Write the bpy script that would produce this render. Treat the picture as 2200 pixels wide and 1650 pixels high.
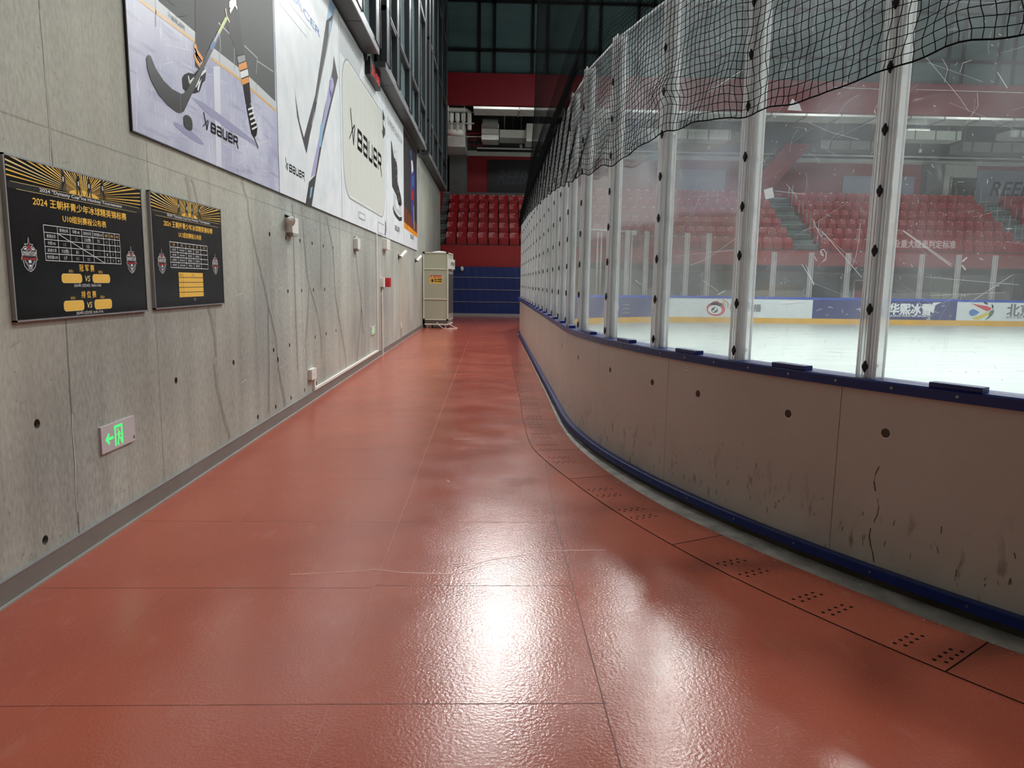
# An ice rink seen from the walkway behind one end of the boards.
# World: x to the right, y along the walkway (away from the camera), z up, metres.
import bpy, math, random
import numpy as np
from mathutils import Vector, Matrix
from mathutils.geometry import tessellate_polygon

for o in list(bpy.data.objects):
    bpy.data.objects.remove(o)
C = bpy.context.scene.collection
scene = bpy.context.scene
rnd = random.Random(7)
PI = math.pi

# ------------------------------------------------------------------ camera
cam = bpy.data.cameras.new('camera')
cam.sensor_width = 36
cam.sensor_fit = 'HORIZONTAL'
cam.lens = 36 * 1530 / 2200
cam.clip_start = .05
cam_o = bpy.data.objects.new('camera', cam)
C.objects.link(cam_o)
right, up, back = (.99949, -.02846, .01458), (-.01041, .14164, .98986), (-.03023, -.98951, .14127)
m = Matrix((right, up, back)).transposed().to_4x4()
m.translation = (0, 0, 1.6)
cam_o.matrix_world = m
scene.camera = cam_o

# ------------------------------------------------------------------ world, exposure
w = bpy.data.worlds.new('world')
scene.world = w
w.use_nodes = True
w.node_tree.nodes['Background'].inputs[0].default_value = (.75, .85, 1, 1)
w.node_tree.nodes['Background'].inputs[1].default_value = .05
scene.view_settings.view_transform = 'Standard'
scene.view_settings.look = 'None'
scene.view_settings.gamma = 1
scene.view_settings.use_curve_mapping = False
scene.view_settings.exposure = 0.0
scene.cycles.transparent_max_bounces = 24
scene.cycles.max_bounces = 7
scene.cycles.diffuse_bounces = 3
scene.cycles.glossy_bounces = 3
scene.cycles.caustics_reflective = False
scene.cycles.caustics_refractive = False
scene.cycles.sample_clamp_indirect = 6
scene.cycles.use_light_tree = False
scene.cycles.use_adaptive_sampling = True
scene.cycles.adaptive_threshold = .025

# ------------------------------------------------------------------ hall lights (rows of high-bay lamps)
LAMP_ROWS = [(4, (5.5, 12, 18.5, 25)), (12, (5.5, 12, 18.5, 25)), (20, (5.5, 12, 18.5, 25)),
             (28, (.5, 6.9, 13, 18.2, 21.6, 26))]
LAMPS = [(x, y, 12.7 if y > 25 and x > 15 else 13.0) for y, xs in LAMP_ROWS for x in xs] + [(-.6, 11.5, 13.0), (-.6, 19.5, 13.0)]
LAMP_W = 520
for x, y, z in LAMPS:
    l = bpy.data.lights.new('lamp_light', 'AREA')
    l.shape = 'RECTANGLE'
    near_wall = y > 25 and x < 8
    l.size, l.size_y = (2.6, 1.4) if near_wall else (1.2, .8)
    l.energy = LAMP_W * (.4 if x < 0 else .85 if near_wall else .4 if y > 25 else .7 if y < 6 else 1.25 if y == 20 else 1)
    l.spread = math.radians(120 if y > 25 else 168 if y == 20 else 135)
    l.color = (.98, 1, .98)
    lo = bpy.data.objects.new('lamp_light', l)
    lo.location = (x, y, z - .13)
    if y > 25:                      # the floodlights of the far row are aimed back down the hall
        lo.location = (x, y - .1, z - .1)
        lo.rotation_euler = (math.radians(-50), 0, 0)
    C.objects.link(lo)

# ------------------------------------------------------------------ materials
def lin(c):
    return tuple((v / 255 / 12.92 if v <= 10 else ((v / 255 + .055) / 1.055) ** 2.4) for v in c)
MATS = {}
def mat(name, rgb=(128, 128, 128), rough=.5, spec=.5, metal=0, emit=0, var=0, vscale=3, stretch=(1, 1, 1), bump=0, bscale=200, bdist=.002, rvar=0):
    if name in MATS:
        return MATS[name]
    M = bpy.data.materials.new(name)
    M.use_nodes = True
    nt = M.node_tree
    b = nt.nodes['Principled BSDF']
    c = lin(rgb)
    b.inputs['Base Color'].default_value = (*c, 1)
    b.inputs['Roughness'].default_value = rough
    b.inputs['Specular IOR Level'].default_value = spec
    b.inputs['Metallic'].default_value = metal
    if emit:
        b.inputs['Emission Color'].default_value = (*c, 1)
        b.inputs['Emission Strength'].default_value = emit
    if var or bump or rvar:
        tc = nt.nodes.new('ShaderNodeTexCoord')
        mp = nt.nodes.new('ShaderNodeMapping')
        mp.inputs['Scale'].default_value = stretch
        nt.links.new(tc.outputs['Object'], mp.inputs[0])
        n = nt.nodes.new('ShaderNodeTexNoise')
        n.inputs['Scale'].default_value = vscale
        n.inputs['Detail'].default_value = 6
        nt.links.new(mp.outputs[0], n.inputs[0])
        if var:
            r = nt.nodes.new('ShaderNodeMapRange')
            r.inputs[1].default_value, r.inputs[2].default_value = .3, .7
            r.inputs[3].default_value, r.inputs[4].default_value = 1 - var, 1 + var
            nt.links.new(n.outputs[0], r.inputs[0])
            mx = nt.nodes.new('ShaderNodeMix')
            mx.data_type = 'RGBA'; mx.blend_type = 'MULTIPLY'
            mx.inputs[0].default_value = 1
            mx.inputs[6].default_value = (*c, 1)
            nt.links.new(r.outputs[0], mx.inputs[7])
            nt.links.new(mx.outputs[2], b.inputs['Base Color'])
        if rvar:
            r = nt.nodes.new('ShaderNodeMapRange')
            r.inputs[3].default_value, r.inputs[4].default_value = rough - rvar, rough + rvar
            nt.links.new(n.outputs[0], r.inputs[0])
            nt.links.new(r.outputs[0], b.inputs['Roughness'])
        if bump:
            n2 = nt.nodes.new('ShaderNodeTexNoise')
            n2.inputs['Scale'].default_value = bscale
            n2.inputs['Detail'].default_value = 2
            nt.links.new(tc.outputs['Object'], n2.inputs[0])
            bp = nt.nodes.new('ShaderNodeBump')
            bp.inputs['Strength'].default_value = bump
            bp.inputs['Distance'].default_value = bdist
            nt.links.new(n2.outputs[0], bp.inputs['Height'])
            nt.links.new(bp.outputs[0], b.inputs['Normal'])
    MATS[name] = M
    return M

def N(nt, t, **kw):
    n = nt.nodes.new(t)
    for k, v in kw.items():
        if k.startswith('i'):
            n.inputs[int(k[1:])].default_value = v
        else:
            setattr(n, k, v)
    return n

def noise(nt, src, scale, detail=4, stretch=(1, 1, 1), rot=(0, 0, 0)):
    mp = N(nt, 'ShaderNodeMapping')
    mp.inputs['Scale'].default_value = stretch
    mp.inputs['Rotation'].default_value = rot
    nt.links.new(src, mp.inputs[0])
    n = N(nt, 'ShaderNodeTexNoise')
    n.inputs['Scale'].default_value = scale
    n.inputs['Detail'].default_value = detail
    nt.links.new(mp.outputs[0], n.inputs[0])
    return n.outputs[0]

def ramp(nt, src, a, b, lo=0., hi=1.):
    r = N(nt, 'ShaderNodeMapRange')
    for i, v in enumerate((a, b, lo, hi)):
        r.inputs[i + 1].default_value = v
    nt.links.new(src, r.inputs[0])
    return r.outputs[0]

def mixc(nt, fac, a, b, mode='MIX'):
    mx = N(nt, 'ShaderNodeMix', data_type='RGBA', blend_type=mode)
    for s, v in ((0, fac), (6, a), (7, b)):
        if isinstance(v, (float, int)):
            mx.inputs[s].default_value = v if s == 0 else (v, v, v, 1)
        elif isinstance(v, tuple):
            mx.inputs[s].default_value = (*v, 1)
        else:
            nt.links.new(v, mx.inputs[s])
    return mx.outputs[2]

def shader(name):
    M = bpy.data.materials.new(name)
    M.use_nodes = True
    MATS[name] = M
    nt = M.node_tree
    tc = N(nt, 'ShaderNodeTexCoord')
    return M, nt, nt.nodes['Principled BSDF'], tc.outputs['Object']

def concrete(name, dark, light, k=1.):
    M, nt, b, co = shader(name)
    big = noise(nt, co, .55, 4)
    streak = noise(nt, co, 1.0, 5, (1, 4.5, .3))
    fine = noise(nt, co, 45, 5, (1, 1, .4))
    c = mixc(nt, ramp(nt, big, .3, .7), lin(dark), lin(light))
    c = mixc(nt, 1., c, ramp(nt, streak, .25, .75, .80, 1.14), 'MULTIPLY')
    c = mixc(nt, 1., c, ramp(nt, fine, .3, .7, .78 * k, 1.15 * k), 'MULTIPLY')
    v = N(nt, 'ShaderNodeTexVoronoi')
    v.inputs['Scale'].default_value = 11
    nt.links.new(co, v.inputs[0])
    c = mixc(nt, ramp(nt, v.outputs['Distance'], .035, .06, .75, 0.), c, lin((70, 68, 62)))
    c = mixc(nt, ramp(nt, noise(nt, co, 38, 2), .70, .74, 0, .6), c, lin((84, 82, 76)))
    c = mixc(nt, ramp(nt, noise(nt, co, 26, 3), .30, .26, 0, .35), c, lin((214, 212, 204)))
    warm = noise(nt, co, .25, 3)
    c = mixc(nt, ramp(nt, warm, .45, .7, 0, .4), c, lin((190, 180, 158)), 'MIX')
    nt.links.new(c, b.inputs['Base Color'])
    b.inputs['Roughness'].default_value = .75
    b.inputs['Specular IOR Level'].default_value = .3
    bp = N(nt, 'ShaderNodeBump')
    bp.inputs['Strength'].default_value = .25
    bp.inputs['Distance'].default_value = .003
    nt.links.new(fine, bp.inputs['Height'])
    nt.links.new(bp.outputs[0], b.inputs['Normal'])
    return M
CD, CL_ = (148, 152, 147), (188, 191, 182)
concrete('concrete', CD, CL_)
concrete('wet concrete', CD, CL_, .66)
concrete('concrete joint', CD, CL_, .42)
mat('lime', (205, 203, 195), .9)

# red rubber floor
M, nt, b, co = shader('red rubber')
n1 = noise(nt, co, .5, 5)
c = mixc(nt, ramp(nt, n1, .35, .65), lin((158, 74, 55)), lin((172, 86, 64)))
fl = noise(nt, co, 210, 2)
c = mixc(nt, ramp(nt, fl, .66, .72), c, lin((205, 140, 120)))
fl2 = noise(nt, co, 170, 2)
c = mixc(nt, ramp(nt, fl2, .66, .72, 0, .7), c, lin((110, 40, 32)))
# frosty scuffs carried out of the rink, along the boards
sep = N(nt, 'ShaderNodeSeparateXYZ'); nt.links.new(co, sep.inputs[0])
sc = noise(nt, co, 9, 8, (1, .5, 1))
c = mixc(nt, ramp(nt, sc, .6, .8, 0, .10), c, lin((200, 170, 155)))
nt.links.new(c, b.inputs['Base Color'])
nt.links.new(ramp(nt, noise(nt, co, 2.2, 4), .3, .7, .17, .24), b.inputs['Roughness'])
b.inputs['Specular IOR Level'].default_value = .55
bn = noise(nt, co, 70, 3)
bp = N(nt, 'ShaderNodeBump'); bp.inputs['Strength'].default_value = .5; bp.inputs['Distance'].default_value = .0024
nt.links.new(bn, bp.inputs['Height']); nt.links.new(bp.outputs[0], b.inputs['Normal'])
mat('floor seam', (104, 48, 38), .6)
mat('floor joint', (168, 94, 76), .5)
mat('floor crease', (196, 128, 110), .35)

# ice
M, nt, b, co = shader('ice')
s1 = noise(nt, co, 1.3, 8, (.35, 2.2, 1))
c = mixc(nt, ramp(nt, s1, .35, .7), lin((210, 220, 215)), lin((184, 198, 193)))
s2 = noise(nt, co, 2.4, 3, (.5, 3, 1), (0, 0, .5))
c = mixc(nt, ramp(nt, s2, .66, .74, 0, .5), c, lin((150, 165, 160)))
nt.links.new(c, b.inputs['Base Color'])
b.inputs['Roughness'].default_value = .3

# board plastic, dirty near the bottom (marks left by skates and pucks)
M, nt, b, co = shader('board plastic')
sep = N(nt, 'ShaderNodeSeparateXYZ'); nt.links.new(co, sep.inputs[0])
c = mixc(nt, ramp(nt, noise(nt, co, 1.2, 4), .3, .7), lin((196, 196, 188)), lin((205, 205, 198)))
d1 = noise(nt, co, 16, 6, (1, 1, .35))
low = ramp(nt, sep.outputs[2], .1, .62, 1, 0)
mul = N(nt, 'ShaderNodeMath', operation='MULTIPLY')
nt.links.new(ramp(nt, d1, .60, .70), mul.inputs[0]); nt.links.new(low, mul.inputs[1])
c = mixc(nt, mul.outputs[0], c, lin((112, 104, 92)))
mul2 = N(nt, 'ShaderNodeMath', operation='MULTIPLY')
nt.links.new(ramp(nt, noise(nt, co, 3, 5), .4, .8, 0, .4), mul2.inputs[0]); nt.links.new(low, mul2.inputs[1])
c = mixc(nt, mul2.outputs[0], c, lin((150, 150, 140)))
nt.links.new(c, b.inputs['Base Color'])
b.inputs['Roughness'].default_value = .42

# scratched acrylic panes
def glass(name, haze_lo, haze_hi, white=(238, 240, 246), gloss=.05, rough=.08, scratch=1.):
    M, nt, b, co = shader(name)
    nt.nodes.remove(b)
    out = [n for n in nt.nodes if n.type == 'OUTPUT_MATERIAL'][0]
    tr = N(nt, 'ShaderNodeBsdfTransparent'); tr.inputs[0].default_value = (.95, .965, .96, 1)
    di = N(nt, 'ShaderNodeBsdfDiffuse'); di.inputs[0].default_value = (*lin(white), 1)
    tl = N(nt, 'ShaderNodeBsdfTranslucent'); tl.inputs[0].default_value = (*lin(white), 1)
    ml = N(nt, 'ShaderNodeMixShader'); ml.inputs[0].default_value = .65
    nt.links.new(di.outputs[0], ml.inputs[1]); nt.links.new(tl.outputs[0], ml.inputs[2])
    h = ramp(nt, noise(nt, co, 1.6, 6), .3, .75, haze_lo, haze_hi)
    if scratch:
        for sc, st, ro in ((5, (1, 14, 1), (.6, 0, 0)), (5, (1, 1, 12), (-.35, .1, 0)), (9, (6, 1, 1.2), (.9, .5, .2))):
            s = ramp(nt, noise(nt, co, sc, 5, st, ro), .66, .74, 0, .09 * scratch)
            a = N(nt, 'ShaderNodeMath', operation='ADD')
            nt.links.new(h, a.inputs[0]); nt.links.new(s, a.inputs[1])
            h = a.outputs[0]
    m1 = N(nt, 'ShaderNodeMixShader')
    nt.links.new(h, m1.inputs[0]); nt.links.new(tr.outputs[0], m1.inputs[1]); nt.links.new(ml.outputs[0], m1.inputs[2])
    gl = N(nt, 'ShaderNodeBsdfGlossy'); gl.inputs['Roughness'].default_value = rough
    lw = N(nt, 'ShaderNodeLayerWeight'); lw.inputs[0].default_value = .25
    m2 = N(nt, 'ShaderNodeMixShader')
    nt.links.new(ramp(nt, lw.outputs['Fresnel'], 0, 1, gloss * .4, gloss * 6), m2.inputs[0])
    nt.links.new(m1.outputs[0], m2.inputs[1]); nt.links.new(gl.outputs[0], m2.inputs[2])
    nt.links.new(m2.outputs[0], out.inputs[0])
    return M
glass('pane', .02, .16)
glass('clear pane', .03, .07, scratch=0)
glass('strip acrylic', .32, .46, (255, 252, 254), gloss=.05, scratch=.8)
glass('acrylic edge', .72, .9, (255, 253, 253), gloss=.06, scratch=0)
glass('scuff', .55, .8, (245, 248, 250), gloss=.01, scratch=0)

mat('navy plastic', (20, 40, 112), .35)
mat('blue rail', (40, 78, 190), .35)
mat('slush concrete', (196, 188, 180), .5, var=.35, vscale=7)
mat('plinth', (70, 62, 54), .6, var=.3, vscale=6)
mat('snow', (232, 230, 226), .8, var=.1, vscale=30)
mat('black', (12, 12, 13), .45)
mat('black gloss', (10, 12, 15), .16, spec=.3, rvar=.05, vscale=4)
mat('hole dark', (18, 12, 10), .9, spec=.1)
mat('net cord', (5, 5, 6), .9, spec=.1)
mat('steel', (150, 152, 155), .3, metal=.9)
mat('grey frame', (158, 158, 160), .4, metal=.5)
mat('baseboard grey', (118, 115, 110), .5, var=.08)
mat('white plastic', (226, 226, 220), .45)
mat('white paint', (214, 215, 210), .6, var=.06)
mat('dark alu', (52, 55, 58), .38, metal=.35)
mat('dark sheet', (64, 65, 66), .42, metal=.3, var=.12, vscale=1.5)
mat('light alu', (170, 174, 178), .35, metal=.6)
mat('window glass', (132, 150, 154), .06, spec=.6)
mat('far glass', (84, 104, 106), .08, spec=.5, var=.2, vscale=.3, stretch=(.4, 1, 3))
mat('red panel', (134, 20, 34), .45, var=.05, vscale=.8)
mat('fascia red', (150, 22, 28), .4, var=.05, vscale=.8)
mat('wall red', (150, 22, 34), .6)
mat('seat red', (160, 11, 24), .35)
mat('terrace grey', (104, 106, 105), .8, var=.12)
mat('board mark', (96, 88, 76), .6)
mat('skate mark', (128, 144, 138), .5)
mat('nosing', (156, 170, 168), .7)
mat('step grey', (104, 118, 117), .75, var=.15)
mat('dark roof', (38, 42, 44), .8)
mat('soffit', (70, 74, 74), .8)
mat('duct white', (236, 238, 232), .5, var=.06)
mat('duct grey', (150, 152, 148), .5, var=.08)
mat('pipe red', (140, 30, 38), .5)
mat('grey wall', (150, 150, 142), .8, var=.1)
mat('curtain blue', (10, 38, 100), .5, bump=.3, bscale=5, bdist=.02)
mat('yellow kick', (232, 176, 40), .4, var=.06, vscale=2)
mat('ad white', (226, 234, 236), .4, var=.03)
mat('ad navy', (44, 52, 116), .4, var=.08)
mat('poster grey', (150, 156, 176), .4)
mat('poster black', (14, 17, 24), .45)
mat('unit beige', (178, 180, 158), .45)
mat('unit frame', (226, 226, 212), .4)

# ------------------------------------------------------------------ object helpers
def world(o):
    v = Vector(o.location)
    while o.parent:
        o = o.parent
        v += Vector(o.location)
    return v

def tag(o, label=None, cat=None, group=None, kind=None):
    if label: o['label'] = label
    if cat: o['category'] = cat
    if group: o['group'] = group
    if kind: o['kind'] = kind
    return o

def empty(name, loc, label, cat, group=None, kind=None):
    o = bpy.data.objects.new(name, None)
    o.location = loc
    o.empty_display_size = .1
    C.objects.link(o)
    return tag(o, label, cat, group, kind)

def copy_tree(o, parent=None):
    c = o.copy()
    C.objects.link(c)
    c.parent = parent
    for ch in list(o.children):
        copy_tree(ch, c)
    return c

class MB:
    """collects faces, links them as one mesh object"""
    def __init__(self):
        self.v, self.f, self.m, self.mats = [], [], [], []
    def mi(self, m):
        if m not in self.mats: self.mats.append(m)
        return self.mats.index(m)
    def add(self, verts, faces, m):
        k = len(self.v)
        self.v += [tuple(p) for p in verts]
        self.f += [tuple(i + k for i in f) for f in faces]
        self.m += [self.mi(m)] * len(faces)
        return self
    def box(self, x0, x1, y0, y1, z0, z1, m, T=None):
        vs = [(x, y, z) for z in (z0, z1) for x, y in ((x0, y0), (x1, y0), (x1, y1), (x0, y1))]
        if T: vs = [T(*p) for p in vs]
        return self.add(vs, [(3, 2, 1, 0), (4, 5, 6, 7), (0, 1, 5, 4), (1, 2, 6, 5), (2, 3, 7, 6), (3, 0, 4, 7)], m)
    def bev(self, x0, x1, y0, y1, z0, z1, m, r=.01, axis='x', T=None, n=3):
        """box with its four edges along the given axis rounded"""
        def prof(a0, a1, b0, b1):
            out = []
            for ca, cb, t0 in ((a1 - r, b1 - r, 0), (a0 + r, b1 - r, 90), (a0 + r, b0 + r, 180), (a1 - r, b0 + r, 270)):
                for k in range(n + 1):
                    t = math.radians(t0 + 90 * k / n)
                    out.append((ca + r * math.cos(t), cb + r * math.sin(t)))
            return out
        if axis == 'x': p = prof(y0, y1, z0, z1); f = lambda q, e: (e, q[0], q[1]); e0, e1 = x0, x1
        elif axis == 'y': p = prof(z0, z1, x0, x1); f = lambda q, e: (q[1], e, q[0]); e0, e1 = y0, y1
        else: p = prof(x0, x1, y0, y1); f = lambda q, e: (q[0], q[1], e); e0, e1 = z0, z1
        k = len(p)
        vs = [f(q, e0) for q in p] + [f(q, e1) for q in p]
        if T: vs = [T(*q) for q in vs]
        fs = [tuple(range(k - 1, -1, -1)), tuple(range(k, 2 * k))] + [(i, (i + 1) % k, k + (i + 1) % k, k + i) for i in range(k)]
        return self.add(vs, fs, m)
    def poly(self, pts, m):
        return self.add(pts, [tuple(range(len(pts)))], m)
    def tube(self, pts, r, m, n=8, caps=True):
        pts = [Vector(p) for p in pts]
        rs = r if isinstance(r, (list, tuple)) else [r] * len(pts)
        vs, fs = [], []
        u = None
        for i, p in enumerate(pts):
            d = (pts[min(i + 1, len(pts) - 1)] - pts[max(i - 1, 0)]).normalized()
            if u is None:
                u = d.orthogonal().normalized()
            u = (u - d * u.dot(d)).normalized()
            w_ = d.cross(u)
            vs += [p + rs[i] * (u * math.cos(2 * PI * k / n) + w_ * math.sin(2 * PI * k / n)) for k in range(n)]
        for i in range(len(pts) - 1):
            fs += [(i * n + k, i * n + (k + 1) % n, (i + 1) * n + (k + 1) % n, (i + 1) * n + k) for k in range(n)]
        if caps:
            fs += [tuple(range(n - 1, -1, -1)), tuple((len(pts) - 1) * n + k for k in range(n))]
        return self.add(vs, fs, m)
    def grid(self, rows, m, close=False):
        nr, nc = len(rows), len(rows[0])
        vs = [p for r in rows for p in r]
        fs = [(i * nc + j, i * nc + (j + 1) % nc, (i + 1) * nc + (j + 1) % nc, (i + 1) * nc + j)
              for i in range(nr - 1) for j in range(nc if close else nc - 1)]
        return self.add(vs, fs, m)
    def join(self, other, flip=False):
        k0 = [self.mi(n) for n in other.mats]
        k = len(self.v)
        self.v += other.v
        self.f += [tuple((i + k) for i in (f[::-1] if flip else f)) for f in other.f]
        self.m += [k0[i] for i in other.m]
        return self
    def build(self, name, parent=None, smooth=False, origin=None):
        if origin is None:
            if parent is not None:
                origin = world(parent)
            else:
                a = np.array(self.v)
                origin = Vector(((a[:, 0].min() + a[:, 0].max()) / 2, (a[:, 1].min() + a[:, 1].max()) / 2, a[:, 2].min()))
        origin = Vector(origin)
        me = bpy.data.meshes.new(name)
        me.from_pydata([tuple(Vector(p) - origin) for p in self.v], [], self.f)
        for k in self.mats:
            me.materials.append(MATS[k])
        me.polygons.foreach_set('material_index', self.m)
        if smooth:
            me.polygons.foreach_set('use_smooth', [True] * len(self.f))
        me.update()
        o = bpy.data.objects.new(name, me)
        if parent is not None:
            o.parent = parent
            o.location = origin - world(parent)
        else:
            o.location = origin
        C.objects.link(o)
        return o

def struct(o):
    o['kind'] = 'structure'
    return o

# ------------------------------------------------------------------ flat printed artwork
_dg = None
TXT = {}
def text_mesh(s, bold=.0):
    key = (s, bold)
    if key not in TXT:
        cu = bpy.data.curves.new('t', 'FONT')
        cu.body = s
        cu.resolution_u = 3
        cu.offset = bold
        o = bpy.data.objects.new('t', cu)
        C.objects.link(o)
        dg = bpy.context.evaluated_depsgraph_get()
        me = bpy.data.meshes.new_from_object(o.evaluated_get(dg))
        vs = [(v.co.x, v.co.y) for v in me.vertices]
        fs = [tuple(p.vertices) for p in me.polygons]
        bpy.data.objects.remove(o)
        bpy.data.meshes.remove(me)
        bpy.data.curves.remove(cu)
        TXT[key] = (vs, fs)
    return TXT[key]

class Art(MB):
    """prints on a surface: (u, v) on it, layers a hair above each other"""
    def __init__(self, T, step=.0006, base=.0008):
        super().__init__()
        self.T, self.step, self.base = T, step, base
    def P(self, pts, L):
        return [self.T(u, v, self.base + L * self.step) for u, v in pts]
    def shape(self, pts, m, L=0):
        a = sum(pts[i][0] * pts[(i + 1) % len(pts)][1] - pts[(i + 1) % len(pts)][0] * pts[i][1] for i in range(len(pts)))
        if a < 0: pts = pts[::-1]
        tris = tessellate_polygon([[Vector((u, v, 0)) for u, v in pts]])
        fs = []
        for t in tris:
            q = [pts[i] for i in t]
            ar = (q[1][0] - q[0][0]) * (q[2][1] - q[0][1]) - (q[2][0] - q[0][0]) * (q[1][1] - q[0][1])
            fs.append(tuple(t) if ar > 0 else tuple(reversed(t)))
        self.add(self.P(pts, L), fs, m)
        return self
    def rect(self, u0, u1, v0, v1, m, L=0):
        return self.shape([(u0, v0), (u1, v0), (u1, v1), (u0, v1)], m, L)
    def line(self, pts, wd, m, L=0, closed=False, square=True, taper=None):
        """one mitred ribbon along the points"""
        pts = [p for i, p in enumerate(pts) if i == 0 or math.hypot(p[0] - pts[i - 1][0], p[1] - pts[i - 1][1]) > 1e-6]
        if len(pts) > 2 and math.hypot(pts[0][0] - pts[-1][0], pts[0][1] - pts[-1][1]) < 1e-6:
            closed, pts = True, pts[:-1]
        n = len(pts)
        if n < 2: return self
        def dirn(i, j):
            l = math.hypot(pts[j][0] - pts[i][0], pts[j][1] - pts[i][1])
            return ((pts[j][0] - pts[i][0]) / l, (pts[j][1] - pts[i][1]) / l)
        lft, rgt = [], []
        for i in range(n):
            h = (wd if taper is None else wd + (taper - wd) * i / (n - 1)) / 2
            d0 = dirn(i - 1, i) if i > 0 or closed else dirn(i, i + 1)
            d1 = dirn(i, (i + 1) % n) if i < n - 1 or closed else d0
            nx, ny = -(d0[1] + d1[1]), d0[0] + d1[0]
            l = math.hypot(nx, ny)
            if l < .35: nx, ny, l = -d1[1], d1[0], 1.
            nx, ny = nx / l, ny / l
            k = h / max(.45, nx * -d1[1] + ny * d1[0])
            e = h if square and not closed else 0
            px, py = pts[i]
            if i == 0: px, py = px - d1[0] * e, py - d1[1] * e
            if i == n - 1: px, py = px + d0[0] * e, py + d0[1] * e
            lft.append((px + nx * k, py + ny * k)); rgt.append((px - nx * k, py - ny * k))
        V = self.P(rgt + lft, L)
        self.add(V, [(i, (i + 1) % n, n + (i + 1) % n, n + i) for i in range(n if closed else n - 1)], m)
        return self
    def ell(self, cu, cv, ru, rv, m, L=0, n=28, a0=0, a1=360, rot=0):
        pts = []
        c, s = math.cos(math.radians(rot)), math.sin(math.radians(rot))
        for k in range(n + (a1 - a0 < 360)):
            t = math.radians(a0 + (a1 - a0) * k / n)
            x, y = ru * math.cos(t), rv * math.sin(t)
            pts.append((cu + c * x - s * y, cv + s * x + c * y))
        return self.shape(pts, m, L)
    def arc(self, cu, cv, ru, rv, wd, m, L=0, a0=0, a1=360, n=24, taper=None, rot=0):
        c, s = math.cos(math.radians(rot)), math.sin(math.radians(rot))
        pts = []
        for k in range(n + 1):
            t = math.radians(a0 + (a1 - a0) * k / n)
            x, y = ru * math.cos(t), rv * math.sin(t)
            pts.append((cu + c * x - s * y, cv + s * x + c * y))
        return self.line(pts, wd, m, L, taper=taper, square=False)
    def rrect(self, u0, u1, v0, v1, r, m, L=0, n=6):
        pts = []
        for cu, cv, t0 in ((u1 - r, v1 - r, 0), (u0 + r, v1 - r, 90), (u0 + r, v0 + r, 180), (u1 - r, v0 + r, 270)):
            for k in range(n + 1):
                t = math.radians(t0 + 90 * k / n)
                pts.append((cu + r * math.cos(t), cv + r * math.sin(t)))
        return self.shape(pts, m, L)
    def text(self, s, u, v, h, m, L=1, wd=None, align='C', bold=.0, shear=0, dv=0, wmax=None):
        """baseline at v, cap height h, optional total width wd, dv = rise of the baseline over the width"""
        cjk = any(ord(c) > 1000 for c in s)
        vs, fs = text_mesh(s, 0 if cjk else bold)
        if not vs: return self
        x0, x1 = min(p[0] for p in vs), max(p[0] for p in vs)
        sc = h / .73
        sx = wd / (x1 - x0) if wd else sc
        if wmax and (x1 - x0) * sx > wmax: sx = wmax / (x1 - x0)
        W = (x1 - x0) * sx
        o = u - (W / 2 if align == 'C' else W if align == 'R' else 0)
        pts = [(o + (x - x0) * sx + shear * y * sc, v + y * sc + dv * (x - x0) * sx / W) for x, y in vs]
        b_ = bold * sc * 1.3
        for k, (du, dv_) in enumerate(((0, 0), (b_, b_ * .4), (-b_, -b_ * .4), (b_ * .3, -b_)) if cjk and bold > .012 else ((0, 0),)):
            self.add(self.P([(a + du, c + dv_) for a, c in pts], L + .2 * k), fs, m)
        return self
    def wordmark(self, u0, v0, u1, m, L=2, hk=.49, sym=True):
        """the block lettered sports wordmark with its stick symbol; baseline from u0 to u1"""
        k = (u1 - u0) / 3.9
        q = lambda x, y: (u0 + k * (x + .05 * y), v0 + k * hk * y)
        t = k * .105
        for i, strokes in enumerate((
            [[(0, 0), (0, 1), (.5, 1), (.55, .9), (.55, .6), (.48, .5), (0, .5)], [(.48, .5), (.55, .4), (.55, .06), (.5, 0), (0, 0)]],
            [[(0, 1), (.5, 1), (.55, .9), (.55, 0), (.05, 0), (0, .08), (0, .5), (.55, .5)]],
            [[(0, 1), (0, .08), (.05, 0), (.55, 0), (.55, 1)]],
            [[(.55, 0), (.05, 0), (0, .08), (0, .92), (.05, 1), (.5, 1), (.55, .92), (.55, .48), (0, .48)]],
            [[(0, 0), (0, 1), (.5, 1), (.55, .92), (.55, .5), (.48, .42), (0, .42)], [(.4, .42), (.66, -.3)]])):
            for st in strokes:
                self.line([q(x + i * .815 + .06, y * .87 + .065) for x, y in st], t, m, L)
        if sym:
            self.line([q(-.90, 1.5), q(-.72, .8), q(-.52, .05)], t * .95, m, L, taper=t * .8)
            self.line([q(-.52, .05), q(-.36, .85), q(-.42, .98), q(-.62, .72), q(-1.02, .1)], t * .85, m, L, taper=t * .35)
        return self

# ------------------------------------------------------------------ rink outline
X0, YN, YF, RR = .9, -.8, 31.6, 9.2
CXR, CN, CF = X0 + RR, YN + RR, YF - RR
TH0 = math.radians(235)
L1, L2, L3 = RR * (TH0 - PI), CF - CN, RR * PI / 2
def path(s):
    """point of the board face at arc length s, with the outward normal"""
    if s < L1:
        t = TH0 - s / RR
        return CXR + RR * math.cos(t), CN + RR * math.sin(t), math.cos(t), math.sin(t)
    s -= L1
    if s < L2: return X0, CN + s, -1., 0.
    s -= L2
    if s < L3:
        t = PI - s / RR
        return CXR + RR * math.cos(t), CF + RR * math.sin(t), math.cos(t), math.sin(t)
    return CXR + s - L3, YF, 0., 1.
def pp(s, d, z):
    x, y, nx, ny = path(s)
    return (x + nx * d, y + ny * d, z)
S_CORNER = L1 + L2 + L3
S_END = S_CORNER + 27
def s_list(a, b, step=.25):
    n = max(1, round((b - a) / step))
    return [a + (b - a) * i / n for i in range(n + 1)]
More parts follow.
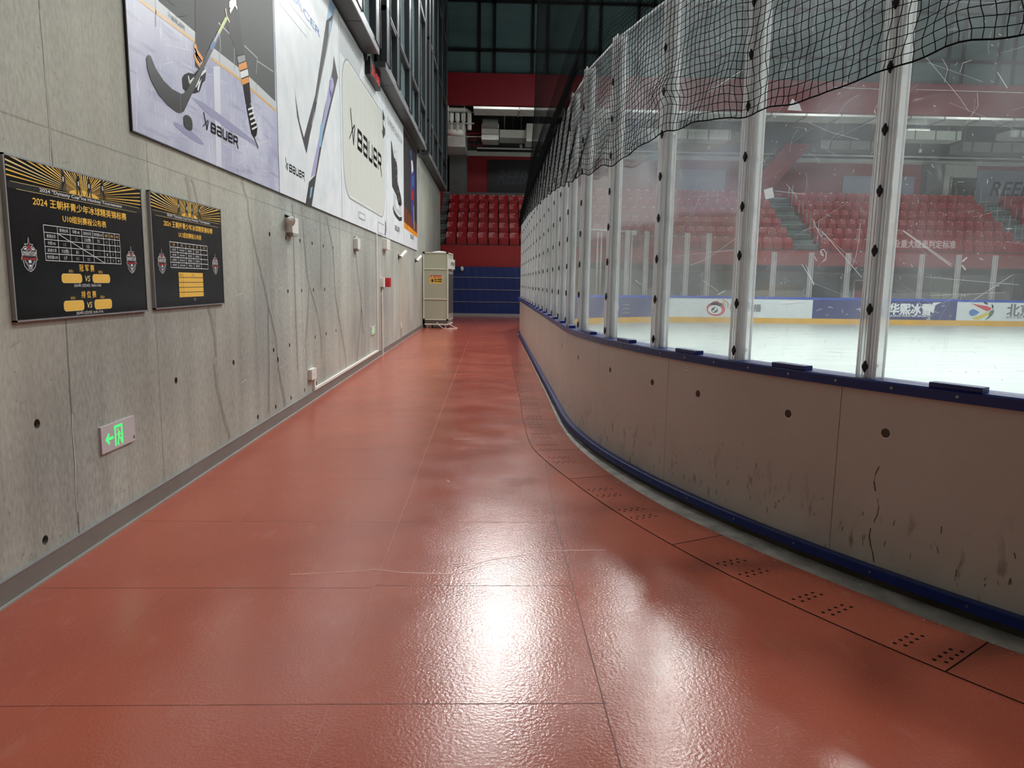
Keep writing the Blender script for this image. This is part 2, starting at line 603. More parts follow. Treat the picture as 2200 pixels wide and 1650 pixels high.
def edge_gap(s):
    return float(np.interp(s, [0, 3, 5.3, 6.25, 7.2, 8.25, 10, 20, 26], [.30, .30, .28, .225, .17, .11, .09, .07, .07]))

# ------------------------------------------------------------------ floor, ice, trough
WX = -2.37
edge = [pp(s, edge_gap(s), 0) for s in s_list(0, S_END, .2)]
outline = [(-2.6, -4), (9, -4), (9, .2)] + [(x, y) for x, y, z in edge] + [(edge[-1][0], 33.9), (-2.6, 33.9)]
fa = Art(lambda u, v, w_: (u, v, w_), 0, 0)
fa.shape(outline, 'red rubber')
# little turned-down edge along the trough
fa.grid([edge, [(x, y, -.055) for x, y, z in edge]], 'floor seam')
S2 = lambda pts, wd, m='floor seam', z=.0007: Art.line(fb, pts, wd, m)
fb = Art(lambda u, v, w_: (u, v, .0007), 0, 0)
for x in (-1.66, -.61):
    y1 = 31
    fb.line([(x + .02, -2), (x, 8.5), (x - .02, y1)], .0035, 'floor joint')
fb.line([(.45, -.5), (.449, 4.6), (.53, 7.5), (.53, 7.6)], .005, 'floor seam')
for k in range(-3, 26):
    y = 2.53 + 1.042 * k
    fb.line([(WX, y - .01), (-.6, y)], .0022, 'floor seam')
    fb.line([(-.6, y + (.03 if k % 2 else .0)), (.46, y + (.03 if k % 2 else 0))], .004, 'floor seam')
for tr in ([(-0.204,3.909),(-0.068,3.904),(0.023,3.964),(0.222,4.032),(0.344,4.096),(0.501,4.113),(0.706,4.115)],
           [(-1.079,3.743),(-0.775,3.779),(-0.64,3.816),(-0.48,3.773),(-0.217,3.755),(-0.078,3.839)],
           [(-0.357,7.158),(-0.206,7.173)], [(-0.344,5.636),(-0.322,5.59)]):
    fb.line(tr, .012, 'floor crease')
fa.add(fb.v, fb.f, 'floor seam')
k = len(fa.f) - len(fb.f)
cj = {'floor crease': fa.mi('floor crease'), 'floor joint': fa.mi('floor joint')}
for i, mi_ in enumerate(fb.m):
    if fb.mats[mi_] in cj:
        fa.m[k + i] = cj[fb.mats[mi_]]
struct(fa.build('floor', origin=(0, 0, 0)))

ice = MB()
ring = [pp(s, -.02, -.03) for s in s_list(0, S_END, .3)]
ice.add(*(lambda P: ([p for p in P], [tuple(reversed(range(len(P))))]))([(9, .2, -.03)] + ring + [(37, -2, -.03), (9, -2, -.03)]), 'ice')
im = Art(lambda u, v, w_: (u, v, -.03 + w_), .0002, .001)
for k in range(420):
    u, v = rnd.uniform(1.6, 24), 4 + 26 * rnd.random() ** 1.3
    if u < 1.4 + .35 * max(0, 9 - v) ** 1.1 or (v > 24 and u < 6): continue
    a = rnd.gauss(.1, .5); l = rnd.choice([.08, .12, .3, .6]) * rnd.uniform(.6, 1.5); cu = rnd.uniform(-1, 1)
    pts = []
    for j in range(5):
        pts.append((u, v)); u += l / 5 * math.cos(a); v += l / 5 * math.sin(a); a += cu * .25
    im.line(pts, rnd.uniform(.006, .02) if l > .2 else rnd.uniform(.015, .035), 'skate mark', 0, square=False, taper=.003)
ice.join(im)
struct(ice.build('ice_floor', origin=(0, 0, -.03)))

tro = MB()
ss = s_list(0, S_END, .25)
tro.grid([[pp(s, -.1, -.05) for s in ss], [pp(s, .5, -.05) for s in ss]], 'slush concrete')
struct(tro.build('floor_trough', origin=(0, 0, -.05)))

# ------------------------------------------------------------------ left wall with its tie holes, joints and water marks
holes = [(3.726,0.831),(3.719,0.209),(5.393,0.832),(6.603,0.839),(7.216,0.226),(7.826,0.227),(8.438,0.222),(9.061,0.225),(9.675,0.22),(7.823,0.836),(8.443,0.835),(9.671,0.835),(10.317,0.83),(10.972,0.833),(8.44,1.453),(9.051,1.45),(9.643,1.449),(10.289,1.448),(7.814,2.067),(8.419,2.064),(9.026,2.061),(9.629,2.058),(10.263,2.052),(10.892,2.055)]
HZ = sorted(set(round(z / .2) * .2 for y, z in holes))
WZ1, WY0, WY1 = 5.62, -4., 33.3
def snap(h):
    y, z = h
    return (round(y, 2), min((.2, .83, 1.46, 2.07), key=lambda q: abs(q - z)))
holes = sorted(set(snap(h) for h in holes))
kept = []
for h in holes:
    if all(abs(h[0] - q[0]) > .13 or h[1] != q[1] for q in kept): kept.append(h)
hr = .05
zs = [-.1, WZ1]
for z in (.2, .83, 1.46, 2.07): zs += [z - hr, z + hr]
zs = sorted(zs)
wl = MB()
cells = {}
def near_hole(y0, y1, z0, z1):
    for h in kept:
        if h[0] - hr < (y0 + y1) / 2 < h[0] + hr and abs((z0 + z1) / 2 - h[1]) < .01: return h
for j in range(len(zs) - 1):
    row = sorted(h[0] for h in kept if abs((zs[j] + zs[j + 1]) / 2 - h[1]) < .01)
    ys = sorted([WY0, WY1] + [y - hr for y in row] + [y + hr for y in row])
    i = 0
    while i < len(ys) - 1:
        y0, y1, z0, z1 = ys[i], ys[i + 1], zs[j], zs[j + 1]
        h = near_hole(y0, y1, z0, z1)
        if h is None or abs(y1 - y0 - 2 * hr) > 1e-3:
            wl.poly([(WX, y0, z0), (WX, y1, z0), (WX, y1, z1), (WX, y0, z1)], 'concrete')
        else:
            r = .026
            n = 12
            sq, ci_ = [], []
            for k in range(n):
                t = 2 * PI * (k + .5) / n
                c, s = math.cos(t), math.sin(t)
                g = hr / max(abs(c), abs(s))
                sq.append((c * g, s * g)); ci_.append((c * r, s * r))
            for k in range(n):
                a, b2 = k, (k + 1) % n
                wl.poly([(WX, h[0] + sq[a][0], h[1] + sq[a][1]), (WX, h[0] + sq[b2][0], h[1] + sq[b2][1]),
                         (WX, h[0] + ci_[b2][0], h[1] + ci_[b2][1]), (WX, h[0] + ci_[a][0], h[1] + ci_[a][1])], 'concrete')
                # the four corners of the square
                if abs(sq[a][0] - sq[b2][0]) > 1e-5 and abs(sq[a][1] - sq[b2][1]) > 1e-5:
                    cx_, cz_ = math.copysign(hr, sq[a][0] + sq[b2][0]), math.copysign(hr, sq[a][1] + sq[b2][1])
                    wl.poly([(WX, h[0] + sq[a][0], h[1] + sq[a][1]), (WX, h[0] + cx_, h[1] + cz_), (WX, h[0] + sq[b2][0], h[1] + sq[b2][1])], 'concrete')
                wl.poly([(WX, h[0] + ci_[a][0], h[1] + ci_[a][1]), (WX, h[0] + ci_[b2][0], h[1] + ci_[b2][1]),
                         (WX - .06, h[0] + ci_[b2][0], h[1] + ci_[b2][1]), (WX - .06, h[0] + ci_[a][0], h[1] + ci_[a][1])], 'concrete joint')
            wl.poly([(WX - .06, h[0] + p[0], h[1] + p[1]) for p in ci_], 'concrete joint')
        i += 1
WT = lambda u, v, w_: (WX + w_, u, v)
wa = Art(WT, .0004, .0006)
def jit(pts, a, n=5):
    out = []
    for (p, q), (r, s) in zip(pts[:-1], pts[1:]):
        for k in range(n):
            t = k / n
            out.append((p + (r - p) * t + rnd.uniform(-a, a), q + (s - q) * t))
    return out + [pts[-1]]
wa.line(jit([(4.022,3.02),(4.034,2.322),(4.049,1.324),(4.037,0.798),(4.027,0.114)], .002, 4), .011, 'concrete joint', 1, square=False)
wa.line(jit([(4.024,2.975),(4.03,2.393),(4.013,2.125)], .004, 5), .006, 'lime', 2, square=False)
wa.line(jit([(4.041,0.824),(4.025,0.254)], .006, 6), .007, 'lime', 2, square=False)
for y in (5.115, 6.2, 7.25, 9.05, 10.1, 11.3, 12.45, 14.1, 15.2, 16.3, 17.3, 18.4, 19.5, 20.6, 21.7):
    wa.line(jit([(y, .13), (y + .01, 2.53)], .002, 4), .0085, 'wet concrete', 0, square=False)
for y in (2.9, 1.9):
    wa.line([(y, .13), (y, 5)], .006, 'concrete joint', 0)
wa.line(jit([(-3, 2.385), (4.06, 2.38), (5.12, 2.385), (8, 2.38), (23, 2.385)], .0, 3), .009, 'wet concrete', 0)
for tr, wd, tp in (
    ([(5.752,2.372),(5.786,2.308),(5.805,2.199)], .05, .05), ([(5.853,2.369),(5.912,2.281),(5.947,2.197)], .035, .03),
    ([(6.063,1.362),(6.13,1.245),(6.176,1.098),(6.186,0.922)], .055, .04), ([(6.135,0.877),(6.17,0.673),(6.289,0.409),(6.363,0.278),(6.426,0.149)], .045, .055),
    ([(6.994,2.517),(7.135,2.367),(7.182,2.2),(7.332,1.882),(7.501,1.626),(7.676,1.331),(7.9,0.991),(7.973,0.683)], .05, .035),
    ([(7.952,0.739),(7.971,0.614),(8.063,0.409),(8.187,0.154)], .04, .085),
    ([(7.678,1.301),(7.65,0.97),(7.632,0.609),(7.572,0.197)], .035, .05),
    ([(9.133,2.515),(9.186,2.202),(9.358,1.584),(9.822,1.138),(9.998,0.834),(10.001,0.502)], .055, .05),
    ([(9.409,1.493),(9.273,1.04),(9.161,0.82),(9.181,0.436)], .05, .04),
    ([(10.484,2.491),(10.866,2.042),(10.964,1.338),(11.27,0.926),(11.595,0.466),(11.711,0.162)], .07, .06),
    ([(12.559,2.217),(13.1,1.251),(13.289,0.613)], .08, .06), ([(13.145,1.078),(12.603,0.181)], .07, .06),
    ([(10.091,2.488),(10.11,1.976),(10.062,1.488)], .05, .04), ([(8.728,2.472),(8.745,1.64),(8.759,0.488)], .04, .03)):
    wa.line(jit(tr, .012, 4), wd, 'wet concrete', 1, square=False, taper=tp)
for p in [(3.648,-0.107),(4.126,2.216),(5.01,0.941),(5.755,1.22),(6.493,0.453),(3.578,1.249),(5.067,0.223),(4.48,0.227)]:
    wa.line([p, (p[0] + rnd.uniform(.02, .12), p[1] + rnd.uniform(-.03, .03))], .006, 'wet concrete', 2)
for p in [(8.065,1.494),(8.051,0.609),(6.769,0.617),(8.812,0.507),(10.142,1.522),(6.737,1.443)]:
    wa.line([p, (p[0] + .16, p[1] + .015)], .006, 'lime', 2)
k0 = {i: wl.mi(n) for i, n in enumerate(wa.mats)}
kk = len(wl.v)
wl.v += wa.v
wl.f += [tuple(i + kk for i in f) for f in wa.f]
wl.m += [k0[i] for i in wa.m]
# end face of the wall
wl.box(WX - .35, WX - .001, WY1 - .01, WY1, -.1, WZ1, 'concrete')
struct(wl.build('wall_left', origin=(WX, 0, 0)))

bb = MB()
bb.box(WX, WX + .016, WY0, WY1, 0, .125, 'baseboard grey')
bb.box(WX, WX + .019, WY0, WY1, .122, .128, 'light alu')
bb.box(WX + .016, WX + .03, WY0, WY1, 0, .010, 'duct grey')
struct(bb.build('baseboard_left'))

# upper glazing on the left wall: three bays standing out over a dark sheet sill
WIN = [(-4, 13.65), (14.45, 23.1), (24.0, 33.3)]
SX, ZS = -2.08, 5.65
MULL = {0: [-1, 1.5, 4, 6.5, 9, 11.41], 1: [16.0, 18.3, 20.5], 2: [25.2, 27.5, 29.8]}
for i, (a, b_) in enumerate(WIN):
    e = empty('window_%d' % (i + 1), ((WX + SX) / 2, (a + b_) / 2, ZS), None, None, kind='structure')
    s = MB()
    s.box(WX - .05, SX, a, b_, ZS, ZS + .1, 'dark sheet')
    s.box(SX - .005, SX + .012, a, b_, ZS - .012, ZS + .13, 'light alu')
    for y in np.arange(a + 1.3, b_, 2.1):
        s.box(WX, SX - .006, y, y + .012, ZS - .004, ZS, 'dark alu')
    s.build('sill', e)
    fr = MB()
    top = 16
    for y in MULL[i] + [a, b_ - .5]:
        wd = .5
        fr.box(SX - .16, SX + .03, y, y + wd, ZS + .1, top, 'dark alu')
        fr.box(SX + .03, SX + .045, y, y + .03, ZS + .1, top, 'light alu')
        fr.box(SX + .03, SX + .045, y + wd - .03, y + wd, ZS + .1, top, 'dark alu')
    for z in (6.68, 9.2, 11.8, 14.3):
        fr.box(SX - .12, SX + .02, a, b_, z, z + .09, 'dark alu')
        fr.box(SX + .02, SX + .03, a, b_, z + .07, z + .1, 'light alu')
    fr.build('window_frame', e)
    g = MB()
    g.box(SX - .09, SX - .08, a, b_, ZS + .1, top, 'window glass')
    g.build('pane', e)
    if i < 2:
        rc = MB()
        rc.box(WX - .05, WX + .08, b_, WIN[i + 1][0], ZS - .1, 16, 'dark alu')
        rc.box(WX + .08, WX + .1, b_ + .05, WIN[i + 1][0] - .05, ZS + .35, ZS + .37, 'black')
        rc.build('reveal', e)
wu = MB()
wu.box(WX - .6, WX - .2, WY0, WY1, WZ1, 16, 'dark roof')
struct(wu.build('wall_left_upper'))

# roof and the unseen sides of the hall
rf = MB()
rf.box(-3, 40, -6, 44, 16, 16.3, 'dark roof')
for x in np.arange(1, 40, 6.5):
    rf.box(x - .2, x + .2, -6, 36, 14.6, 15.9, 'dark alu')
struct(rf.build('ceiling'))
wr = MB(); wr.box(40, 40.3, -6, 44, -.1, 16, 'grey wall'); struct(wr.build('wall_right'))
wn = MB(); wn.box(-3, 40, -6.3, -6, -.1, 16, 'grey wall'); struct(wn.build('wall_near'))

# lamps: level ones over the ice, tilted floodlights in the far row
for tilt, nm, lab, grp in ((False, 'ceiling_lamp', 'rectangular high-bay lamp hanging from the dark roof over the rink', 'high-bay lamps under the roof'),
                           (True, 'floodlight', 'tilted floodlight hanging from the dark roof in the far row', 'floodlights of the far row')):
    lb = None
    for x, y, z in LAMPS:
        if (y > 25) != tilt: continue
        if lb is None:
            lb = o = empty(nm, (x, y, z), lab, 'lamp', grp)
            ca, sa = (math.cos(math.radians(50)), math.sin(math.radians(50))) if tilt else (1, 0)
            hw_ = 1.4 if tilt else .7
            T_ = lambda a, b_, c: (x + a, y + ca * b_ + sa * c, z - sa * b_ + ca * c) if tilt else (x + a, y + b_, z + c)
            q = MB(); q.box(-hw_, hw_, -.8, .8, .0, .14, 'dark alu', T_)
            for a_ in ((-hw_, -hw_ + .04, -.8, .8, -.1, 0), (hw_ - .04, hw_, -.8, .8, -.1, 0)): q.box(*a_, 'dark alu', T_)
            q.build('housing', lb)
            q = MB(); q.tube([(x, y + (.1 if tilt else 0), z + .1), (x, y + (.1 if tilt else 0), 16)], .03, 'steel'); q.build('hanger', lb)
        else:
            o = copy_tree(lb); o.location = (x, y, z)

# ------------------------------------------------------------------ the boards round the rink
ZB0, ZB1, ZC = .06, 1.04, 1.10
barrier = empty('rink_barrier', (*pp(L1, 0, 0)[:2], -.08), 'near curved rink boards, dusty beige outside with a navy cap rail', 'rink boards')
SEAMS = [0, 1.55, 2.85, 4.24, 5.84, 7.22, 8.77, 9.95, 11.5, 13, 14.5, 16, 17.5, 19, 20.5, 21.7, L1 + L2]
HOLES = [3.96, 4.6, 5.45, 6.07, 6.9, 2.6, 8.0, 9.4]
PT = lambda side: (lambda u, v, w_: pp(u, side * w_, v))
for a, b_ in zip(SEAMS[:-1], SEAMS[1:]):
    p = MB()
    ss = s_list(a + .002, b_ - .002, .12)
    p.grid([[pp(s, 0, ZB0) for s in ss], [pp(s, 0, ZB1) for s in ss]][::-1], 'board plastic')
    p.grid([[pp(s, -.12, -.08) for s in ss], [pp(s, -.12, ZB1) for s in ss]], 'ad white')
    for s in (ss[0], ss[-1]):
        p.poly([pp(s, 0, ZB0), pp(s, 0, ZB1), pp(s, -.12, ZB1), pp(s, -.12, ZB0)], 'board plastic')
    pt = Art(lambda u, v, w_: pp(u, w_, v), .0004, .0006)
    for h in HOLES:
        if a < h < b_:
            pt.ell(h, .813, .030, .030, 'snow', 0, 20)
            pt.ell(h, .815, .026, .026, 'plinth', 1, 20)
    if a < 5.6 < b_:
        pt.ell(5.6, .982, .016, .016, 'snow', 0, 14); pt.ell(5.6, .982, .006, .006, 'black', 1, 10)
    if a < 6.0 < b_ and a > 5:
        pt.rect(5.9, 5.975, .45, .53, 'white paint', 0)
        for q in range(4): pt.rect(5.905, 5.965, .46 + q * .017, .464 + q * .017, 'grey frame', 1)
    if a < 4 < b_:
        tr = [(3.98 + .02 * math.sin(q * .9), .62 - .045 * q) for q in range(13)]
        for q in range(12):
            if q not in (3, 7): pt.line([tr[q], tr[q + 1]], rnd.uniform(.003, .010), 'board mark', 0)
    for q in range(int(22 * (b_ - a)) if b_ < 12 else 0):
        s = rnd.uniform(a + .05, b_ - .05); z = .1 + abs(rnd.gauss(0, .16)); hh = rnd.uniform(.006, .035)
        pt.line([(s, z), (s + rnd.uniform(-.008, .008), z + hh)], rnd.uniform(.002, .006), 'board mark', 0)
    p.join(pt, True)
    p.build('board_panel', barrier)
ss = s_list(0, L1 + L2, .15)
def rail(d0, d1, z0, z1, m, ss, r=.008):
    q = MB()
    prof = [(d0, z0), (d1, z0), (d1, z1 - r), (d1 - r, z1), (d0 + r, z1), (d0, z1 - r)]
    q.grid([[pp(s, d, z) for s in ss] for d, z in prof + [prof[0]]], m)
    for s, rev in ((ss[0], 0), (ss[-1], 1)):
        q.poly([pp(s, d, z) for d, z in (prof[::-1] if rev else prof)], m)
    return q
q = rail(-.15, .035, ZB1, ZC, 'navy plastic', ss)
for s in np.arange(.3, 14, .33):
    x, y, z = pp(float(s), .035, 1.07)
    nx, ny = path(float(s))[2:]
    q.tube([(x - nx * .004, y - ny * .004, z), (x + nx * .003, y + ny * .003, z)], .008, 'steel', 10)
q.build('cap_rail', barrier)
q = rail(0, .05, .005, .062, 'navy plastic', ss, .006)
for s in np.arange(.45, 12, .5):
    x, y, z = pp(float(s), .05, .034)
    nx, ny = path(float(s))[2:]
    q.tube([(x - nx * .004, y - ny * .004, z), (x + nx * .003, y + ny * .003, z)], .007, 'steel', 8)
q.build('kick_rail', barrier)
q = MB()
q.grid([[pp(s, .0, -.05) for s in ss], [pp(s, .0, .01) for s in ss]][::-1], 'plinth')
q.build('plinth', barrier)
q = MB()
for i in range(620):
    s = 3 + 16 * rnd.random() ** 1.4
    d = edge_gap(s) + rnd.gauss(-.02, .035) if rnd.random() < .7 else rnd.uniform(.03, edge_gap(s))
    z = 0 if d > edge_gap(s) else -.05
    r = rnd.uniform(.003, .012) if s > 6 else rnd.uniform(.003, .008)
    c = pp(s, d, z)
    q.add([(c[0] + r, c[1], z), (c[0], c[1] + r, z), (c[0] - r, c[1], z), (c[0], c[1] - r, z), (c[0] + .2 * r, c[1], z + r * .8)],
          [(0, 1, 4), (1, 2, 4), (2, 3, 4), (3, 0, 4)], 'snow')
tag(q.build('snow_crumbs'), 'white ice crumbs scattered along the foot of the curved boards', 'snow', kind='stuff')

# inside face of the far boards: printed advertisements (s counted along the boards, z up)
SX_ = lambda x: S_CORNER + (x - CXR)
far = empty('rink_barrier', (20, YF, -.08), 'far rink boards printed with navy and white advertisements above a yellow kick strip', 'rink boards')
FT = lambda u, v, w_: pp(u, -.12 - w_, v)
ADS = [(L1 + L2 + .01, S_CORNER - 9, 'ad white'), (S_CORNER - 9, S_CORNER - 2.75, 'ad navy'), (S_CORNER - 2.75, SX_(14.3), 'ad white'), (SX_(14.3), SX_(20.85), 'ad navy'),
       (SX_(20.85), SX_(27.3), 'ad white'), (SX_(27.3), SX_(36), 'ad navy')]
def panel(s0, s1, z0, z1, d0, d1, m):
    q = MB(); ss = s_list(s0, s1, .3)
    q.grid([[pp(s, d, z) for s in ss] for d, z in ((d0, z0), (d1, z0), (d1, z1), (d0, z1), (d0, z0))], m)
    for s in (s0, s1): q.poly([pp(s, d, z) for d, z in ((d0, z0), (d1, z0), (d1, z1), (d0, z1))], m)
    return q
adobj = []
for s0, s1, m_ in ADS:
    adobj.append(panel(s0, s1, .2, 1.03, -.12, 0, m_))
panel(L1 + L2 + .01, SX_(36), -.03, .2, -.125, 0, 'yellow kick').build('kick_strip', far)
panel(L1 + L2 + .01, SX_(36), 1.03, 1.13, -.14, .05, 'blue rail').build('cap_rail', far)
# prints: each on its own panel
def ad_art(i, fn):
    A_ = Art((lambda u, v, w_: (CXR + u - S_CORNER, YF - .142 - w_, v)) if i == 2 else FT, .0015, .003)
    fn(A_)
    adobj[i].join(A_)
# seen from inside the rink the boards run left to right with growing s
mat('white print', (240, 242, 244), .5); mat('grey print', (120, 122, 126), .5); mat('red print', (214, 62, 72), .5)
mat('black print', (16, 17, 18), .5); mat('mint print', (120, 205, 175), .5); mat('blue print', (70, 130, 195), .5)
mat('yellow print', (226, 206, 70), .5); mat('green print', (90, 120, 96), .5); mat('orange print', (225, 165, 90), .5)
def a0(A_):
    c = S_CORNER - 5.2
    A_.arc(c, .62, .16, .26, .035, 'white print', 0, -60, 290, 26, taper=.05)
    A_.line([(c - .33, .6), (c - .1, .55), (c + .12, .66)], .035, 'white print', 0)
    A_.arc(c - .12, .36, .2, .1, .05, 'white print', 0, 150, 330, 12)
    for k in range(3): A_.rect(c + .42, c + .8, .7 - .17 * k, .76 - .17 * k, 'grey print', 0)
ad_art(1, a0)
def a1(A_):
    c = SX_(9.95)
    A_.ell(c, .56, .42, .30, 'red print', 0, 28, rot=-6)
    A_.ell(c - .06, .80, .2, .10, 'red print', 0, 18, rot=18); A_.ell(c + .2, .76, .14, .08, 'red print', 0, 18)
    A_.ell(c - .04, .53, .31, .20, 'white print', 1, 24, rot=-5)
    A_.ell(c - .05, .52, .15, .13, 'black print', 2, 20); A_.ell(c - .01, .56, .06, .06, 'white print', 3, 14); A_.ell(c - .1, .47, .06, .04, 'white print', 3, 14)
    A_.arc(c + .28, .74, .14, .14, .03, 'orange print', 1, -30, 90, 10); A_.arc(c + .28, .74, .26, .24, .045, 'orange print', 1, -30, 95, 12)
    A_.text('微博直播', c + .62, .5, .26, 'grey print', 0, align='L', bold=.015)
    A_.text('weibo.com', c + .66, .34, .08, 'grey print', 0, align='L')
    A_.shape([(SX_(12.9), .98), (SX_(14.0), .94), (SX_(13.3), .86), (SX_(12.9), .82)], 'white print', 1)
ad_art(2, a1)
def a2(A_):
    A_.text('华熙冰雪', SX_(17.78), .47, .40, 'white print', 0, wd=1.9, align='L', bold=.035)
    A_.text('HUAXI WINTER SPORTS', SX_(17.78), .33, .085, 'white print', 0, wd=1.9, align='L', bold=.02)
    A_.shape([(SX_(16.45), .55), (SX_(16.85), .8), (SX_(17.1), .62), (SX_(16.95), .32)], 'mint print', 0)
    A_.shape([(SX_(19.3), .78), (SX_(19.6), .72), (SX_(19.75), .98), (SX_(20.15), 1.0), (SX_(19.85), .88), (SX_(19.8), .5)], 'white print', 0)
    for k in range(26):
        u = SX_(rnd.uniform(14.4, 20.7)); v = rnd.uniform(.26, .95)
        A_.line([(u, v), (u + rnd.uniform(-.25, .25), v + rnd.uniform(-.15, .15))], rnd.uniform(.008, .025), 'white print', 0)
ad_art(3, a2)
def a3(A_):
    c = SX_(22.0); z = .6
    A_.shape([(c - .55, .98), (c - .3, .93), (c + .2, .86), (c + .42, .78), (c + .40, .68), (c + .25, .62), (c, .72), (c - .3, .86)], 'red print', 0)
    A_.ell(c + .14, .985, .12, .045, 'black print', 0, 16, rot=-25)
    A_.shape([(c + .42, .97), (c + .52, .86), (c + .5, .72), (c + .43, .80)], 'black print', 0)
    A_.shape([(c - .1, .57), (c - .26, .67), (c - .42, .72), (c - .56, .64), (c - .58, .52), (c - .5, .42), (c - .38, .40), (c - .24, .46)], 'blue print', 0)
    A_.shape([(c + .30, .60), (c + .1, .52), (c - .15, .40), (c - .42, .32), (c - .3, .24), (c - .12, .24), (c + .1, .34), (c + .35, .48)], 'yellow print', 0)
    A_.shape([(c + .52, .72), (c + .57, .6), (c + .5, .45), (c + .35, .3), (c + .15, .22), (c + .32, .38), (c + .34, .52), (c + .36, .62)], 'green print', 0)
    A_.text('北京时间', SX_(23.15), .47, .44, 'grey print', 0, align='L', bold=.03)
    A_.text('BEIJING MEDIA', SX_(23.15), .32, .10, 'grey print', 0, align='L', bold=.01)
ad_art(4, a3)

for q in adobj: q.build('advertisement_panel', far)

# ------------------------------------------------------------------ support posts and panes of the near glass
ZG = 3.77
PS0, PSTEP, NPOST = 4.11, .985, 24
post_s = [PS0 + PSTEP * k for k in range(-3, NPOST - 3)]
ORD = 'first second third fourth fifth sixth seventh eighth ninth tenth eleventh twelfth thirteenth fourteenth fifteenth sixteenth seventeenth eighteenth nineteenth twentieth'.split()
ORD += ['twenty-' + o for o in ORD[:9]] + ['thirtieth'] + ['thirty-' + o for o in ORD[:9]]
def make_post():
    """clear clamp post; local x points away from the ice, y along the boards"""
    e = empty('glass_post', (0, 0, 0), None, 'glass post', 'clear clamp posts of the near rink glass')
    for nm, x0, x1, wd in (('outer_strip', .030, .042, .052), ('inner_strip', -.052, -.040, .052)):
        q = MB(); q.box(x0, x1, -wd, wd, ZC, ZG, 'strip acrylic')
        st = q.build(nm, e)
        q2 = MB()
        for s in (-1, 1):
            q2.box(x0 - .001, x1 + .001, s * wd - .004, s * wd + .004, ZC, ZG + .004, 'acrylic edge')
        q2.build('polished_edge', st)
    q = MB()
    q.box(-.040, .030, -.010, .010, ZC, ZG, 'strip acrylic'); q.box(-.041, .031, -.013, -.010, ZC, ZG, 'acrylic edge'); q.box(-.041, .031, .010, .013, ZC, ZG, 'acrylic edge')
    for y in (-.017, .014, -.036, .033):
        q.box(.0425, .0435, y, y + .003, ZC, ZG, 'grey frame')
    q.build('spacer', e)
    for k in range(8):
        z = 1.165 + .317 * k
        q = MB()
        rows = []
        for dx, sc in ((.043, .75), (.046, 1.), (.053, .95), (.057, .6)):
            rows.append([(dx, sc * (.008 + .010 * math.cos(t) ** 2 * (1 if abs(math.sin(t)) < .75 else .4)) * math.cos(t) if abs(math.sin(t)) < .5 else sc * .010 * math.cos(t), z + sc * .034 * math.sin(t)) for t in [2 * PI * j / 20 for j in range(20)]])
        q.grid(rows, 'black', close=True)
        q.poly(rows[-1], 'black'); q.poly(rows[0][::-1], 'black')
        kb = q.build('wing_knob', e, smooth=False)
        q = MB(); q.tube([(-.066, 0, z), (.043, 0, z)], .005, 'steel', 8); q.tube([(-.066, 0, z), (-.056, 0, z)], .012, 'steel', 8)
        q.build('clamp_bolt', kb)
    return e
proto = make_post()
def place_post(o, s):
    x, y, nx, ny = path(s)
    o.location = (x - nx * .045, y - ny * .045, 0)
    o.rotation_euler = (0, 0, math.atan2(ny, nx))
for i, s in enumerate(post_s):
    o = proto if i == 0 else copy_tree(proto)
    place_post(o, s)
    v = i - 2        # the first two stand outside the frame
    o['label'] = ('%s clear clamp post from the right edge along the near glass' % ORD[v - 1]) if v > 0 else 'clear clamp post of the rink glass just beyond the right edge of the view'

